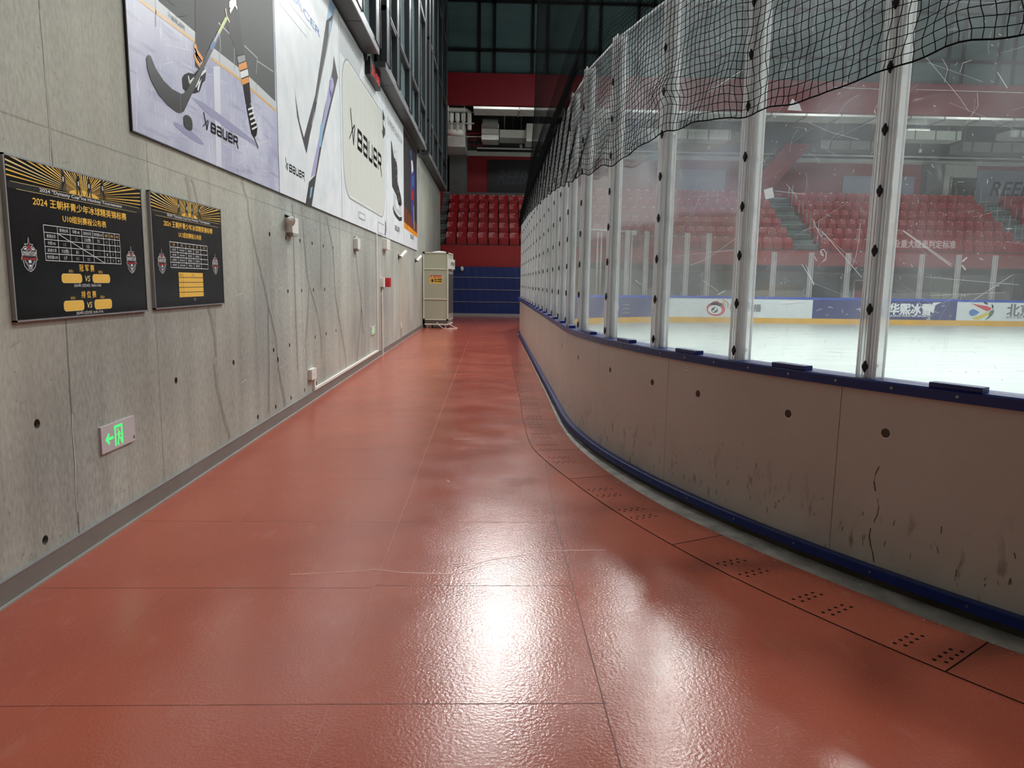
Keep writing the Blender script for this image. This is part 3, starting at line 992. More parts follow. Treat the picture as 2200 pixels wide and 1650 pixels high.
MARKS = {  # drawn on the glass they sit on: (points along the boards and up, width)
    'a': ([(4.49,1.925),(4.2,1.654)], .006), 'b': ([(4.62,1.736),(4.52,1.618)], .008), 'c': ([(4.59,1.732),(4.52,1.609)], .006),
    'd': ([(4.49,1.796),(4.49,1.815),(4.47,1.82),(4.45,1.8),(4.45,1.767),(4.47,1.747)], .008), 'e': ([(4.49,1.796),(4.47,1.781),(4.47,1.789),(4.49,1.812)], .007),
    'f': ([(4.53,1.78),(4.52,1.76),(4.51,1.754)], .008), 'g': ([(4.24,1.958),(4.24,1.874),(4.25,1.778),(4.28,1.693)], .004),
    'h': ([(4.78,2.231),(4.69,2.136)], .004), 'i': ([(4.87,2.197),(4.63,2.152)], .004), 'j': ([(4.56,1.995),(4.54,1.96),(4.52,1.931),(4.49,1.891)], .005),
    'k': ([(3.99,1.901),(3.73,1.713)], .006), 'l': ([(4.49,2.738),(4.18,2.659)], .003), 'm': ([(3.99,2.618),(3.49,2.502)], .003), 'n': ([(5.57,2.954),(5.11,3.023)], .008),
    'o': ([(3.68,1.717),(3.66,1.694)], .012), 'p': ([(3.68,1.735),(3.66,1.756)], .012), 'q': ([(4.65,2.574),(4.47,2.482),(4.29,2.415)], .003),
    'r': ([(3.82,1.564),(3.47,1.587)], .003), 's': ([(3.61,1.546),(3.45,1.671)], .004), 't': ([(3.85,1.659),(3.42,1.623)], .003), 'u': ([(3.96,2.777),(3.77,2.535),(3.72,2.461)], .003),
    'v': ([(5.7,2.1),(5.61,2.243)], .004), 'w': ([(5.89,1.816),(5.66,1.827),(5.16,1.841)], .003), 'x': ([(5.7,1.742),(5.48,1.792),(5.16,1.931)], .004),
    'y': ([(5.53,1.633),(5.35,1.56)], .005), 'z': ([(5.35,1.536),(5.27,1.564)], .010),
    'A': ([(6.54,1.634),(6.41,1.592)], .006), 'B': ([(6.25,2.103),(6.2,2.106),(6.16,2.077)], .005), 'C': ([(6.64,2.239),(6.54,2.103),(6.45,1.944)], .004),
    'D': ([(4.63,1.937),(4.54,1.954),(4.24,1.736)], .0025), 'E': ([(3.78,2.655),(3.77,2.697),(3.73,2.702)], .004), 'F': ([(3.87,2.741),(3.84,2.687),(3.85,2.622)], .003),
    'G': ([(3.73,2.407),(3.68,2.478),(3.69,2.54)], .003), 'H': ([(3.61,2.618),(3.56,2.537)], .005), 'I': ([(3.99,1.905),(3.73,1.723)], .004)}
PATCH = [([(4.96,2.212),(4.89,2.222),(4.87,2.157),(4.94,2.151)], 'scuff'), ([(4.78,2.735),(4.72,2.689),(4.7,2.647),(4.81,2.674)], 'scuff'), ([(5.16,2.281),(5.11,2.264),(5.07,2.277),(5.09,2.226),(5.14,2.218)], 'scuff')]
sticker = [(4.2,1.469),(4.17,1.504),(4.15,1.492),(4.15,1.461),(4.17,1.434)]
for i in range(len(post_s) - 1):
    sa, sb = post_s[i], post_s[i + 1]
    A3, B3 = Vector(pp(sa, -.045, 0)), Vector(pp(sb, -.045, 0))
    d = (B3 - A3).normalized()
    n3 = Vector((-d.y, d.x, 0)) if True else None
    if n3.dot(Vector((path(sa)[2], path(sa)[3], 0))) < 0: n3 = -n3
    L = (B3 - A3).length
    def G(u, v, w_, A3=A3, d=d, n3=n3):
        p = A3 + d * u + n3 * w_
        return (p.x, p.y, v)
    T3 = lambda x, y, z: G(x, z, y)
    q = MB()
    g0, g1 = .016, L - .016
    q.box(g0 + .004, g1 - .004, -.006, .006, ZC, ZG, 'pane', T3)
    qe = MB()
    for u in (g0, g1):
        qe.box(u - .005, u + .005, -.007, .007, ZC, ZG + .003, 'acrylic edge', T3)
    qe.box(g0, g1, -.007, .007, ZG, ZG + .004, 'acrylic edge', T3)
    A_ = Art(lambda u, v, w_: G(u, v, w_), .0003, .0066)
    cnt = {2: 170, 3: 170, 4: 130, 5: 80, 6: 50, 7: 30}.get(i, 14)
    for k in range(cnt):
        u, z = rnd.uniform(g0 + .05, g1 - .05), rnd.uniform(ZC + .05, ZG - .05)
        t = rnd.random()
        if t < .68:     # short chips and nicks
            a = rnd.uniform(0, PI); l = rnd.uniform(.004, .022)
            pts = [(u, z), (u + l * math.cos(a), z + l * math.sin(a))]; wd = rnd.uniform(.0015, .004)
        elif t < .92:    # arcs
            r = rnd.uniform(.03, .2); a = rnd.uniform(0, 2 * PI); sp = rnd.uniform(.4, 1.2)
            pts = [(u + r * math.cos(a + sp * j / 5), z + r * math.sin(a + sp * j / 5)) for j in range(6)]; wd = rnd.uniform(.0006, .0014)
        else:           # long scratches
            a = rnd.gauss(0, .5) if rnd.random() < .6 else rnd.uniform(0, PI); l = rnd.uniform(.12, .4)
            pts = [(u, z), (u + l * math.cos(a), z + l * math.sin(a))]; wd = rnd.uniform(.0005, .0011)
        pts = [(min(max(p, g0 + .01), g1 - .01), min(max(z_, ZC + .01), ZG - .01)) for p, z_ in pts]
        A_.line(pts, wd, 'scuff', 0, square=False)
    for kk_, (pts, wd) in MARKS.items():
        wd *= .6
        if sa + .01 < sum(p[0] for p in pts) / len(pts) < sb - .01:
            A_.line([(min(max((p - sa) / PSTEP * L, g0 + .005), g1 - .005), z) for p, z in pts], wd, 'scuff', 1, square=False)
    for pts, m_ in PATCH:
        if sa < sum(p[0] for p in pts) / len(pts) < sb:
            A_.shape([(min(max((p - sa) / PSTEP * L, g0), g1), z) for p, z in pts], m_, 1)
    q.join(A_)
    o = q.build('acrylic_shield')
    tag(o, 'scratched clear shield of the rink glass just beyond the right edge' if i < 2 else
        'scratched clear shield right of the first clear post, at the right edge' if i == 2 else
        'scratched clear shield left of the %s clear post from the right edge' % ORD[i - 3], 'glass shield', 'clear shields of the near rink glass')
    qe.build('polished_edge', o)
    if sa < sticker[0][0] < sb:
        A_ = Art(lambda u, v, w_: G(u, v, w_), .0003, -.0075)
        A_.shape([((p - sa) / PSTEP * L, z) for p, z in sticker], 'mint print', 0)
        A_.build('mint_sticker', o)

# blue pads on the cap rail, midway between posts
pad0 = None
for i in range(len(post_s) - 1):
    s = (post_s[i] + post_s[i + 1]) / 2
    x, y, nx, ny = path(s)
    if pad0 is None:
        q = MB(); q.bev(-.035, .035, -.125, .125, ZC, ZC + .028, 'navy plastic', .006, 'y')
        pad0 = q.build('rail_pad', origin=(0, 0, ZC)); o = pad0
    else:
        o = pad0.copy(); C.objects.link(o)
    o.location = (x + nx * -.005, y + ny * -.005, ZC)
    o.rotation_euler = (0, 0, math.atan2(ny, nx))
    tag(o, ('navy pad lying on the cap rail just beyond the right edge of the view' if i < 2 else
            'navy pad on the cap rail, %s from the right' % ORD[i - 2]), 'rail pad', 'navy pads on the near cap rail')

# ------------------------------------------------------------------ the protective net hanging over the near glass
cell = .05
NS0, NS1 = .6, S_CORNER - 1.5
ns = int((NS1 - NS0) / cell) + 1
ztop = 10.6
nz = int((ztop - 2.6) / cell) + 1
sg = np.linspace(NS0, NS1, ns)
P0 = np.array([path(float(s)) for s in sg])
zb = np.interp(sg, [0, 3.4, 4, 4.5, 5.3, 5.78, 6.5, 7, 8.2, 9.5, 12.5, 18, 26, 40], [2.74, 2.735, 2.75, 2.67, 2.695, 2.75, 2.67, 2.64, 2.69, 2.79, 2.985, 3.2, 3.3, 3.3])
zb = zb + .012 * np.sin(sg * 7.3) + .008 * np.sin(sg * 17.1)
t = np.linspace(0, 1, nz)[None, :]
Z = zb[:, None] + (ztop - zb[:, None]) * t
rs = np.random.RandomState(5)
off = np.interp(Z, [2.5, 3.2, 3.75, 3.9, 4.4, 5.2, 7, 11], [.06, .05, .045, .0, -.12, -.25, -.35, -.40])
slack = np.clip((3.9 - Z) / 1.0, 0, 1)
ph = rs.uniform(0, 6.28, (ns, 1))
ds = slack * (.008 * np.sin(Z * 31 + ph) + .012 * np.sin(Z * 9 + sg[:, None] * 5))
off = off + slack * .012 * np.sin(Z * 12 + sg[:, None] * 8) * (Z < 3.6)
Z = Z + .008 * np.sin(sg[:, None] * 11 + Z * 4) * slack
g = np.exp(-((sg[:, None] - 6.0) ** 2 / .05 + (Z - 2.98) ** 2 / .03))      # caught on a post knob
Z = Z + .06 * g; ds = ds + .05 * g * np.sin((Z - 2.98) * 20)
tx, ty = P0[:, 3][:, None], -P0[:, 2][:, None]
PX = P0[:, 0][:, None] + P0[:, 2][:, None] * off + tx * ds
PY = P0[:, 1][:, None] + P0[:, 3][:, None] * off + ty * ds
G3 = np.stack([PX, PY, Z], -1)
NRM = np.stack([P0[:, 2], P0[:, 3], 0 * P0[:, 2]], -1)[:, None, :].repeat(nz, 1)
def strands(a, b_, n, r):
    d = b_ - a
    d = d / np.linalg.norm(d, axis=-1, keepdims=True)
    tt = np.cross(d, n)
    out = []
    for e in (a, b_):
        for k in range(3):
            an = 2 * PI * k / 3
            out.append(e + r * (n * math.cos(an) + tt * math.sin(an)))
    return np.stack(out, 1)                # (E, 6, 3)
rad = np.interp(Z, [3.6, 4.2], [.0027, .0010])
hv = strands(G3[:-1].reshape(-1, 3), G3[1:].reshape(-1, 3), NRM[:-1].reshape(-1, 3), rad[:-1].reshape(-1, 1))
vv = strands(G3[:, :-1].reshape(-1, 3), G3[:, 1:].reshape(-1, 3), NRM[:, :-1].reshape(-1, 3), rad[:, :-1].reshape(-1, 1))
rope = strands(G3[:-1, 0], G3[1:, 0], NRM[:-1, 0], .0055)
allv = np.concatenate([hv, vv, rope])
E_ = len(allv)
V = allv.reshape(-1, 3)
base_ = (np.arange(E_) * 6)[:, None, None]
F = base_ + np.array([[0, 1, 4, 3], [1, 2, 5, 4], [2, 0, 3, 5]])[None]
F = F.reshape(-1, 4)
me = bpy.data.meshes.new('protective_net')
org = np.array([CXR - RR, CN, 2.7])
me.vertices.add(len(V)); me.vertices.foreach_set('co', (V - org).astype(np.float32).ravel())
me.loops.add(F.size); me.loops.foreach_set('vertex_index', F.astype(np.int32).ravel())
me.polygons.add(len(F)); me.polygons.foreach_set('loop_start', np.arange(0, F.size, 4, dtype=np.int32))
me.update(calc_edges=True)
me.materials.append(MATS['net cord'])
o = bpy.data.objects.new('protective_net', me); o.location = org; C.objects.link(o)
tag(o, 'black knotted safety net draped over the top of the near rink glass', 'net')

# ------------------------------------------------------------------ perforated cover panels in the floor along the boards
CL = [3.15 + .4925 * k for k in range(-5, 24)]
def outer_gap(s):
    return float(np.interp(s, [0, 3.3, 4.3, 5.4, 6.25, 7.3, 8.3, 10, 12, 24], [.74, .735, .72, .665, .625, .615, .52, .49, .48, .47]))
cuts = [.3, 1.78, 3.26, 4.80, 6.26, 7.2, 8.68, 10.16, 11.64, 13.1, 14.6]
for i, (a, b_) in enumerate(zip(cuts[:-1], cuts[1:])):
    q = MB()
    ss = s_list(a + .002, b_ - .002, .15)
    if i == 1:
        pass
    zt = .0035
    q.grid([[pp(s, edge_gap(s) + .002, zt) for s in ss], [pp(s, outer_gap(s), zt) for s in ss]][::-1], 'red rubber')
    rim = [pp(s, edge_gap(s) + .002, zt) for s in ss] + [pp(s, outer_gap(s), zt) for s in ss[::-1]]
    low = [(x, y, .0003) for x, y, z in rim]
    k = len(rim)
    q.add(rim + low, [(j, (j + 1) % k, k + (j + 1) % k, k + j) for j in range(k)], 'floor seam')
    for c in CL:
        if not a + .1 < c + .24 < b_ - .05: continue
        for dc in (.16, .32):
            sc = c + dc
            dm = (edge_gap(sc) + outer_gap(sc)) / 2 + .06
            for r_ in range(2):
                for k in range(4):
                    s_, d_ = sc + .036 * (r_ - .5) , dm + .052 * (k - 1.5) + .02 * r_
                    cpt = pp(s_, d_, zt + .0006)
                    q.poly([(cpt[0] + .0095 * math.cos(2 * PI * j / 10), cpt[1] + .0095 * math.sin(2 * PI * j / 10), cpt[2]) for j in range(10)], 'hole dark')  # flat dark discs paint the shade inside the holes
    q.grid([[pp(s, outer_gap(s) - .001, zt + .0004) for s in ss], [pp(s, outer_gap(s) + .003, .0009) for s in ss]][::-1], 'hole dark')
    q.grid([[pp(a + .0, d, zt + .0004) for d in (edge_gap(a), outer_gap(a))], [pp(a + .005, d, zt + .0004) for d in (edge_gap(a), outer_gap(a))]], 'hole dark')
    o = q.build('floor_cover_panel')
    tag(o, '%s perforated red floor cover along the boards, counted from the right' % ORD[i] if i else 'perforated red floor cover at the bottom right corner of the view', 'floor panel', 'perforated floor covers along the boards')

# ------------------------------------------------------------------ things on the left wall
for n_, c_, r_ in (('print black', (16, 16, 18), .3), ('print white', (236, 238, 240), .4), ('print yellow', (255, 204, 84), .3), ('print pale yellow', (250, 222, 150), .3),
                   ('print grey', (150, 150, 152), .4), ('print dim', (84, 84, 86), .4), ('print red', (190, 34, 44), .4), ('print blue', (60, 110, 170), .4), ('print dark blue', (44, 86, 140), .4),
                   ('print green', (170, 200, 90), .4), ('print pale blue', (150, 185, 215), .4), ('print lilac', (178, 174, 212), .4), ('print dark', (48, 54, 50), .6),
                   ('print char', (34, 32, 32), .6), ('print orange', (236, 150, 44), .4), ('print bag', (214, 216, 208), .45), ('print bagline', (160, 162, 158), .45),
                   ('print shade', (198, 202, 206), .45), ('print brown', (110, 58, 34), .45), ('print purple', (70, 66, 140), .4), ('print puck', (34, 34, 36), .4), ('print gold', (222, 176, 104), .4), ('print glow', (226, 228, 240), .4), ('print ice shade', (158, 158, 192), .4)):
    mat(n_, c_, r_)
M, nt, b, co = shader('print ice')
c = mixc(nt, ramp(nt, noise(nt, co, 1.6, 6), .3, .7), lin((168, 170, 200)), lin((214, 216, 234)))
st = noise(nt, co, 5, 6, (1, 6, 1), (.65, 0, 0))
c = mixc(nt, ramp(nt, st, .58, .74, 0, .8), c, lin((240, 242, 250)))
st = noise(nt, co, 3, 5, (1, .6, 5), (-.35, 0, 0))
c = mixc(nt, ramp(nt, st, .56, .75, 0, .6), c, lin((132, 132, 170)))
nt.links.new(c, b.inputs['Base Color']); b.inputs['Roughness'].default_value = .4
M, nt, b, co = shader('print marble')
c = mixc(nt, ramp(nt, noise(nt, co, 3, 8), .35, .7), lin((240, 243, 246)), lin((222, 229, 234)))
nt.links.new(c, b.inputs['Base Color']); b.inputs['Roughness'].default_value = .4

BZ0, BZ1 = 2.54, 5.6
def banner(y0, y1, m, label):
    e = empty('advertising_banner', (WX + .012, (y0 + y1) / 2, BZ0), label, 'banner', None)
    q = MB()
    q.box(WX + .002, WX + .018, y0 + .003, y1 - .003, BZ0, BZ1, 'print char')
    A_ = Art(lambda u, v, w_: (WX + .018 + w_, u, v), .0005, .0006)
    A_.rect(y0 + .012, y1 - .006, BZ0 + .008, BZ1, m, 0)
    return e, q, A_
def finish(e, q, A_):
    q.build('backing_board', e)
    A_.build('printed_sheet', e)

# 1: a skater's legs with stick and puck on pale lilac ice
e, q, A_ = banner(4.9, 8.16, 'print ice', 'banner of a hockey skater with stick and puck on lilac ice, nearest the camera')
TOPV = 5.58
A_.shape([(5.101,3.417),(5.999,3.44),(6.357,3.413),(6.949,3.432),(8.114,3.393),(8.095,3.493),(7.15,3.527),(6.394,3.51),(6.008,3.514),(5.402,3.513),(5.376,3.517)], 'print shade', 1)
A_.shape([(5.30, TOPV)] + [(5.376,3.517),(5.402,3.513),(6.008,3.514),(6.394,3.51),(7.15,3.527),(8.108,3.495)] + [(8.15, TOPV)], 'print dark', 1)
A_.line([(5.105,3.418),(5.976,3.438)], .026, 'print gold', 2)
A_.line([(6.357,3.413),(6.948,3.426),(8.114,3.4)], .026, 'print gold', 2)
for tr in ("365,10 368,220", "905,430 908,520", "1215,700 1215,770"):
    A_.line(WP("240,0,3.9275; " + "365,10 368,220") if False else ([(5.338,3.496),(5.323,3.328)] if tr[0] == '3' else [(6.514,3.526),(6.512,3.439)] if tr[0] == '9' else [(7.474,3.518),(7.465,3.437)]), .012, 'print grey', 2)
for tr in ([(6.411,3.767),(6.395,3.518)], [(6.397,3.758),(6.82,3.75)], [(6.535,3.705),(6.542,3.535)], [(7.161,3.771),(7.538,3.771),(7.484,3.61)], [(7.535,3.742),(8.063,3.788)], [(6.885,3.669),(6.861,3.459)]):
    A_.line(tr, .014, 'print grey', 2, square=False)
A_.shape([(6.355,3.356),(6.508,3.399),(6.449,2.558),(6.329,2.544)], 'print glow', 2)
for k in range(60):
    y = rnd.uniform(5.1, 8.0); z = rnd.uniform(2.6, 2.9 + .9 * (8.1 - y) / 3.2)
    A_.line([(y, z), (y + rnd.uniform(.1, .5), z + rnd.uniform(-.06, .1))], rnd.uniform(.002, .005), rnd.choice(['print glow', 'print white', 'print lilac']), 1, square=False)
A_.ell(*[(5.801,2.701)][0], .28, .03, 'print ice shade', 2, rot=-5)
A_.shape([(5.88,2.992),(6.088,3.007),(6.439,2.994),(6.897,2.971),(7.357,2.942),(7.441,2.895),(7.18,2.909),(6.595,2.908),(6.128,2.942)], 'print ice shade', 2.3)
# trousers, stockings, skates
A_.shape([[(6.037,3.76)][0], (6.6, TOPV), (7.6, TOPV)] + [(7.027,4.125),(7.078,3.885),(7.163,3.697),(6.955,3.619),(6.697,3.808),(6.529,3.77),(6.345,3.531),(6.152,3.352),(6.089,3.325),(5.994,3.395)], 'print char', 3)
A_.shape([(5.98,3.425),(6.038,3.381),(6.156,3.344),(6.057,3.244),(5.977,3.248)], 'print black', 4)
for a_ in ([(5.983,3.416),(6.018,3.366),(6.131,3.333)], [(5.974,3.34),(6.011,3.307),(6.078,3.286)]):
    A_.line(a_, .055, 'print orange', 5, square=False)
A_.line([(5.978,3.377),(6.015,3.339),(6.104,3.309)], .04, 'print white', 5, square=False)
A_.shape([(5.715,3.089),(5.755,3.125),(5.834,3.162),(5.946,3.182),(6.021,3.234),(6.156,3.285),(6.189,3.253),(6.162,3.191),(6.11,3.159),(6.036,3.071),(5.929,3.031),(5.783,3.003),(5.721,3.018)], 'print black', 4)
for k in range(6):
    A_.line([(5.831,3.137),(5.847,3.089),(5.943,3.15),(5.958,3.092),(6.086,3.198),(6.002,3.076)][k:k + 2] if k < 5 else [(6.051,3.197),(6.192,3.282)], .022, 'print white', 5, square=False)
A_.shape([(6.933,3.613),(7.177,3.704),(7.254,3.568),(7.293,3.306),(7.216,3.228),(7.144,3.238),(7.073,3.412)], 'print black', 4)
A_.shape([(6.944,3.606),(7.162,3.689),(7.183,3.645),(6.976,3.558)], 'print grey', 5)
A_.shape([(6.971,3.547),(7.196,3.64),(7.223,3.59),(6.994,3.498)], 'print orange', 5)
A_.shape([(7.005,3.491),(7.229,3.581),(7.25,3.529),(7.025,3.44)], 'print white', 5)
A_.shape([(7.03,3.43),(7.249,3.518),(7.27,3.473),(7.057,3.389)], 'print orange', 5)
A_.shape([(7.118,3.302),(7.286,3.365),(7.29,3.283),(7.15,3.234)], 'print black', 5)
A_.shape([(7.149,3.223),(7.282,3.273),(7.354,3.171),(7.467,3.099),(7.429,3.012),(7.342,2.966),(7.266,3.002),(7.204,3.121)], 'print black', 5)
for k in range(5):
    A_.line([(p[0] + .0, p[1] - .0) for p in [(7.196,3.201),(7.357,3.26)]] if k == 0 else [(a_ + .024 * k, b_ - .04 * k) for a_, b_ in [(7.196,3.201),(7.357,3.26)]], .018, 'print white', 6, square=False)
A_.line([(7.353,2.975),(7.46,2.898)], .02, 'print char', 6)
# stick
A_.shape([(5.149,3.064),(5.178,3.095),(5.212,3.1),(5.282,3.035),(5.394,2.986),(5.524,2.963),(5.684,2.968),(5.739,2.988),(5.968,3.174),(6.164,3.356),(6.304,3.504),(6.332,3.462),(6.17,3.303),(5.887,3.021),(5.716,2.849),(5.651,2.821),(5.585,2.815),(5.45,2.829),(5.307,2.867),(5.209,2.929),(5.157,2.992)], 'print puck', 7)
A_.line([(5.667,2.957),(5.652,2.83)], .012, 'print dim', 8)
A_.shape([(6.304,3.504),(6.492,3.68),(6.53,3.666),(6.343,3.465)], 'print blue', 7)
A_.shape([(6.492,3.68),(6.681,3.861),(6.738,3.863),(6.53,3.666)], 'print green', 7)
A_.line([(6.697,3.925),(6.719,3.875),(6.774,3.854)], .02, 'print pale yellow', 7)
A_.line([(6.4,3.567),(6.627,3.799)], .012, 'print pale yellow', 8)
A_.shape([(6.794,4.029),(6.966,4.122),(6.976,4.075),(6.831,3.978),(6.788,3.977)], 'print pale yellow', 7)
A_.line([(6.798,3.942),(6.929,4.058),(6.993,4.039)], .03, 'print white', 8, square=False)
A_.shape([(5.704,2.803),(5.721,2.82),(5.757,2.834),(5.806,2.836),(5.843,2.829),(5.86,2.811),(5.866,2.785),(5.86,2.753),(5.84,2.733),(5.8,2.727),(5.761,2.727),(5.724,2.736),(5.707,2.752),(5.704,2.781)], 'print puck', 7)
a_, b_ = [(6.239,2.803),(6.868,2.806)]
A_.wordmark(a_[0], (a_[1] + b_[1]) / 2, b_[0], 'print black', 8)
a_, b_ = [(5.583,3.46),(5.801,3.463)]
A_.wordmark(a_[0], (a_[1] + b_[1]) / 2, b_[0], 'print dim', 8)
finish(e, q, A_)

# 2: two sticks on white
e, q, A_ = banner(8.16, 11.5, 'print marble', 'white banner with two black hockey sticks and slanted blue capitals')
a_ = [(9.08,4.827),(10.289,4.858)]
A_.text('RACER', 10.28, 4.835, .095, 'print blue', 1, wd=1.52, align='R', bold=.03, shear=.2)
for tr in ([(8.356,4.581),(9.547,4.608)], [(8.771,4.731),(9.768,4.761)]):
    A_.line(tr, .012, 'print grey', 1)
A_.shape([[(10.896,5.547)][0], (11.05, 5.59), (11.35, 5.59)] + [(11.203,5.529),(11.087,5.412),(10.666,5.192)], 'print pale blue', 1)
A_.shape([(8.871,3.927),(8.922,3.766),(9.083,3.495),(9.273,3.343),(9.436,3.513),(9.917,4.013),(10.666,5.192),(11.087,5.412),(11.226,5.548),(10.82,5.065),(10.357,4.433),(9.944,3.86),(9.569,3.424),(9.377,3.166),(9.21,3.306),(8.98,3.527)], 'print char', 2)
A_.shape([(10.836,5.229),(11.005,5.313),(10.885,5.118),(10.779,5.052)], 'print pale blue', 3)
A_.line([(11.116,5.39),(10.357,4.433),(9.682,3.584)], .03, 'print grey', 3, square=False)
A_.line([(9.948,3.901),(9.849,3.758)], .05, 'print lilac', 3)
A_.shape([(11.108,4.859),(11.368,4.624),(11.032,4.279),(10.263,3.476),(9.873,2.976),(9.577,2.545),(9.258,2.527),(9.469,2.836),(9.813,2.971),(9.983,3.382),(10.4,3.924),(10.815,4.388),(11.026,4.664)], 'print char', 2)
A_.shape([(10.878,4.513),(11.033,4.512),(11.077,4.424),(10.429,3.741),(10.088,3.371),(9.813,2.978),(9.556,2.901),(10.29,3.753)], 'print lilac', 3)
A_.shape([(10.174,3.687),(10.435,3.805),(10.163,3.394),(10.027,3.38)], 'print pale blue', 4)
A_.shape([(9.543,2.77),(9.653,2.804),(9.556,2.662),(9.472,2.627)], 'print pale blue', 4)
A_.ell(*[(10.839,4.325)][0], .07, .12, 'print purple', 4); A_.ell(*[(10.842,4.356)][0], .05, .07, 'print lilac', 5)
a_, b_ = [(8.571,2.837),(9.236,2.831)]
A_.wordmark(a_[0], (a_[1] + b_[1]) / 2, b_[0], 'print black', 3)
finish(e, q, A_)

# 3: a white equipment bag filling the banner
e, q, A_ = banner(11.5, 16.3, 'print marble', 'white banner filled by a pale rounded bag with large black lettering')
A_.shape([[(11.585,5.507)][0]] + [(13.617,5.626),(13.609,5.529),(13.14,5.104),(11.542,5.038)], 'print shade', 1)
u0, u1, v0, v1 = 11.70, 16.02, 2.98, 5.06
A_.rrect(u0 - .06, u1 + .06, v0 - .06, v1 + .06, .55, 'print bagline', 2, 10)
A_.rrect(u0 - .03, u1 + .03, v0 - .03, v1 + .03, .55, 'print marble', 3, 10)
A_.rrect(u0, u1, v0, v1, .5, 'print bag', 4, 10)
for k in range(7): A_.line([(u0 + .5 + .52 * k, v0 + .15), (u0 + .5 + .52 * k, v1 - .15)], .02, 'print shade', 5)
a_, b_ = [(12.882,3.829),(15.561,3.897)]
A_.wordmark(a_[0], (a_[1] + b_[1]) / 2, b_[0], 'print black', 6)
for k in range(3): A_.line([(13.6, 5.24 - .05 * k), (14.75, 5.24 - .05 * k)], .012, 'print grey', 2)
A_.rrect(12.9, 13.55, 2.68, 2.8, .04, 'print bagline', 5); A_.rrect(12.94, 13.51, 2.70, 2.78, .03, 'print marble', 6)
A_.rrect(15.05, 15.95, 2.58, 2.8, .05, 'print bagline', 5); A_.rrect(15.08, 15.92, 2.59, 2.78, .04, 'print marble', 6)
A_.shape([(15.98, 2.56), (16.12, 2.6), (16.2, 2.72), (16.18, 2.86), (16.05, 2.9), (16.1, 2.75)], 'print black', 5)
A_.shape([(15.7, 4.75), (15.85, 4.75), (15.85, 5.2), (16.15, 5.1), (16.1, 5.0), (15.9, 5.0), (15.95, 4.9), (16.2, 4.86), (16.2, 4.75), (15.9, 4.6)], 'print char', 5)
finish(e, q, A_)

# 4: a skate
e, q, A_ = banner(16.3, 19.45, 'print marble', 'white banner with one tall black ice skate')
A_.shape([(17.094,4.797),(17.25,4.784),(17.584,4.522),(18.063,4.472),(18.233,4.368),(18.212,4.024),(18.877,3.759),(19.062,3.581),(18.861,3.496),(18.451,3.477),(18.011,3.658),(17.67,3.711),(17.236,3.784),(17.161,4.238)], 'print char', 1)
for k in range(9):
    a_ = [(17.666,4.499)][0]; A_.line([(a_[0] + .12 * k, a_[1] + .12 - .17 * k), (a_[0] + .28 + .1 * k, a_[1] + .2 - .17 * k)], .02, 'print grey', 2)
for tr in ([(17.626,4.746),(17.918,4.467)], [(18.14,4.765),(18.183,4.51)]):
    A_.line(tr, .04, 'print grey', 1)
A_.shape([(17.445,3.665),(18.009,3.62),(18.925,3.487),(18.977,3.253),(17.986,3.259),(17.479,3.34)], 'print shade', 1)
A_.shape([(17.662,3.581),(18.15,3.522),(18.663,3.382),(17.992,3.354)], 'print marble', 2)
A_.line([(17.368,3.328),(17.527,3.234),(17.981,3.171),(18.523,3.142),(19.039,3.198)], .10, 'print char', 3, square=False)
a_, b_ = [(16.559,5.027),(19.216,5.094)]
A_.text('SUPREME SHADOW', a_[0], (a_[1] + b_[1]) / 2, .16, 'print dim', 1, wd=b_[0] - a_[0], align='L')
a_, b_ = [(17.669,2.818),(18.566,2.811)]
A_.wordmark(a_[0], (a_[1] + b_[1]) / 2, b_[0], 'print black', 3, sym=False)
finish(e, q, A_)

# 5: a player against a dark background
e, q, A_ = banner(19.45, 22.95, 'print marble', 'dark banner with a player in blue and purple, farthest along the wall')
A_.rect(19.5, 22.9, 3.12, 5.59, 'print char', 1)
A_.shape([(19.5, 3.1), (22.9, 3.0), (22.9, 3.35), (19.5, 3.6)], 'print brown', 2)
A_.shape([(19.5, 3.0), (22.9, 2.95), (22.9, 3.08), (19.5, 3.16)], 'print orange', 3)
A_.shape([(20.988,5.247),(21.312,5.326),(21.59,5.109),(22.011,4.996),(22.257,4.572),(22.057,4.084),(21.735,3.682),(21.85,3.37),(21.582,3.165),(21.229,3.632),(21.129,4.066),(21.07,4.499),(21.249,4.877)], 'print purple', 4)
A_.shape([(21.258,5.054),(21.672,5.077),(21.831,4.832),(21.403,4.679)], 'print white', 5)
A_.shape([(21.484,4.646),(21.997,4.674),(21.896,4.386),(21.388,4.365)], 'print blue', 5)
A_.shape([(21.258,4.215),(21.803,4.238),(21.704,3.953),(21.286,3.951)], 'print red', 5)
A_.ell(*[(21.144,5.201)][0], .12, .1, 'print blue', 5)
A_.line([(20.476,3.559),(20.147,3.016)], .05, 'print char', 5)
A_.line([(21.869,3.787),(22.018,3.198)], .08, 'print white', 5)
a_, b_ = [(20.987,2.831),(21.912,2.808)]
A_.wordmark(a_[0], (a_[1] + b_[1]) / 2, b_[0], 'print black', 3, sym=False)
finish(e, q, A_)

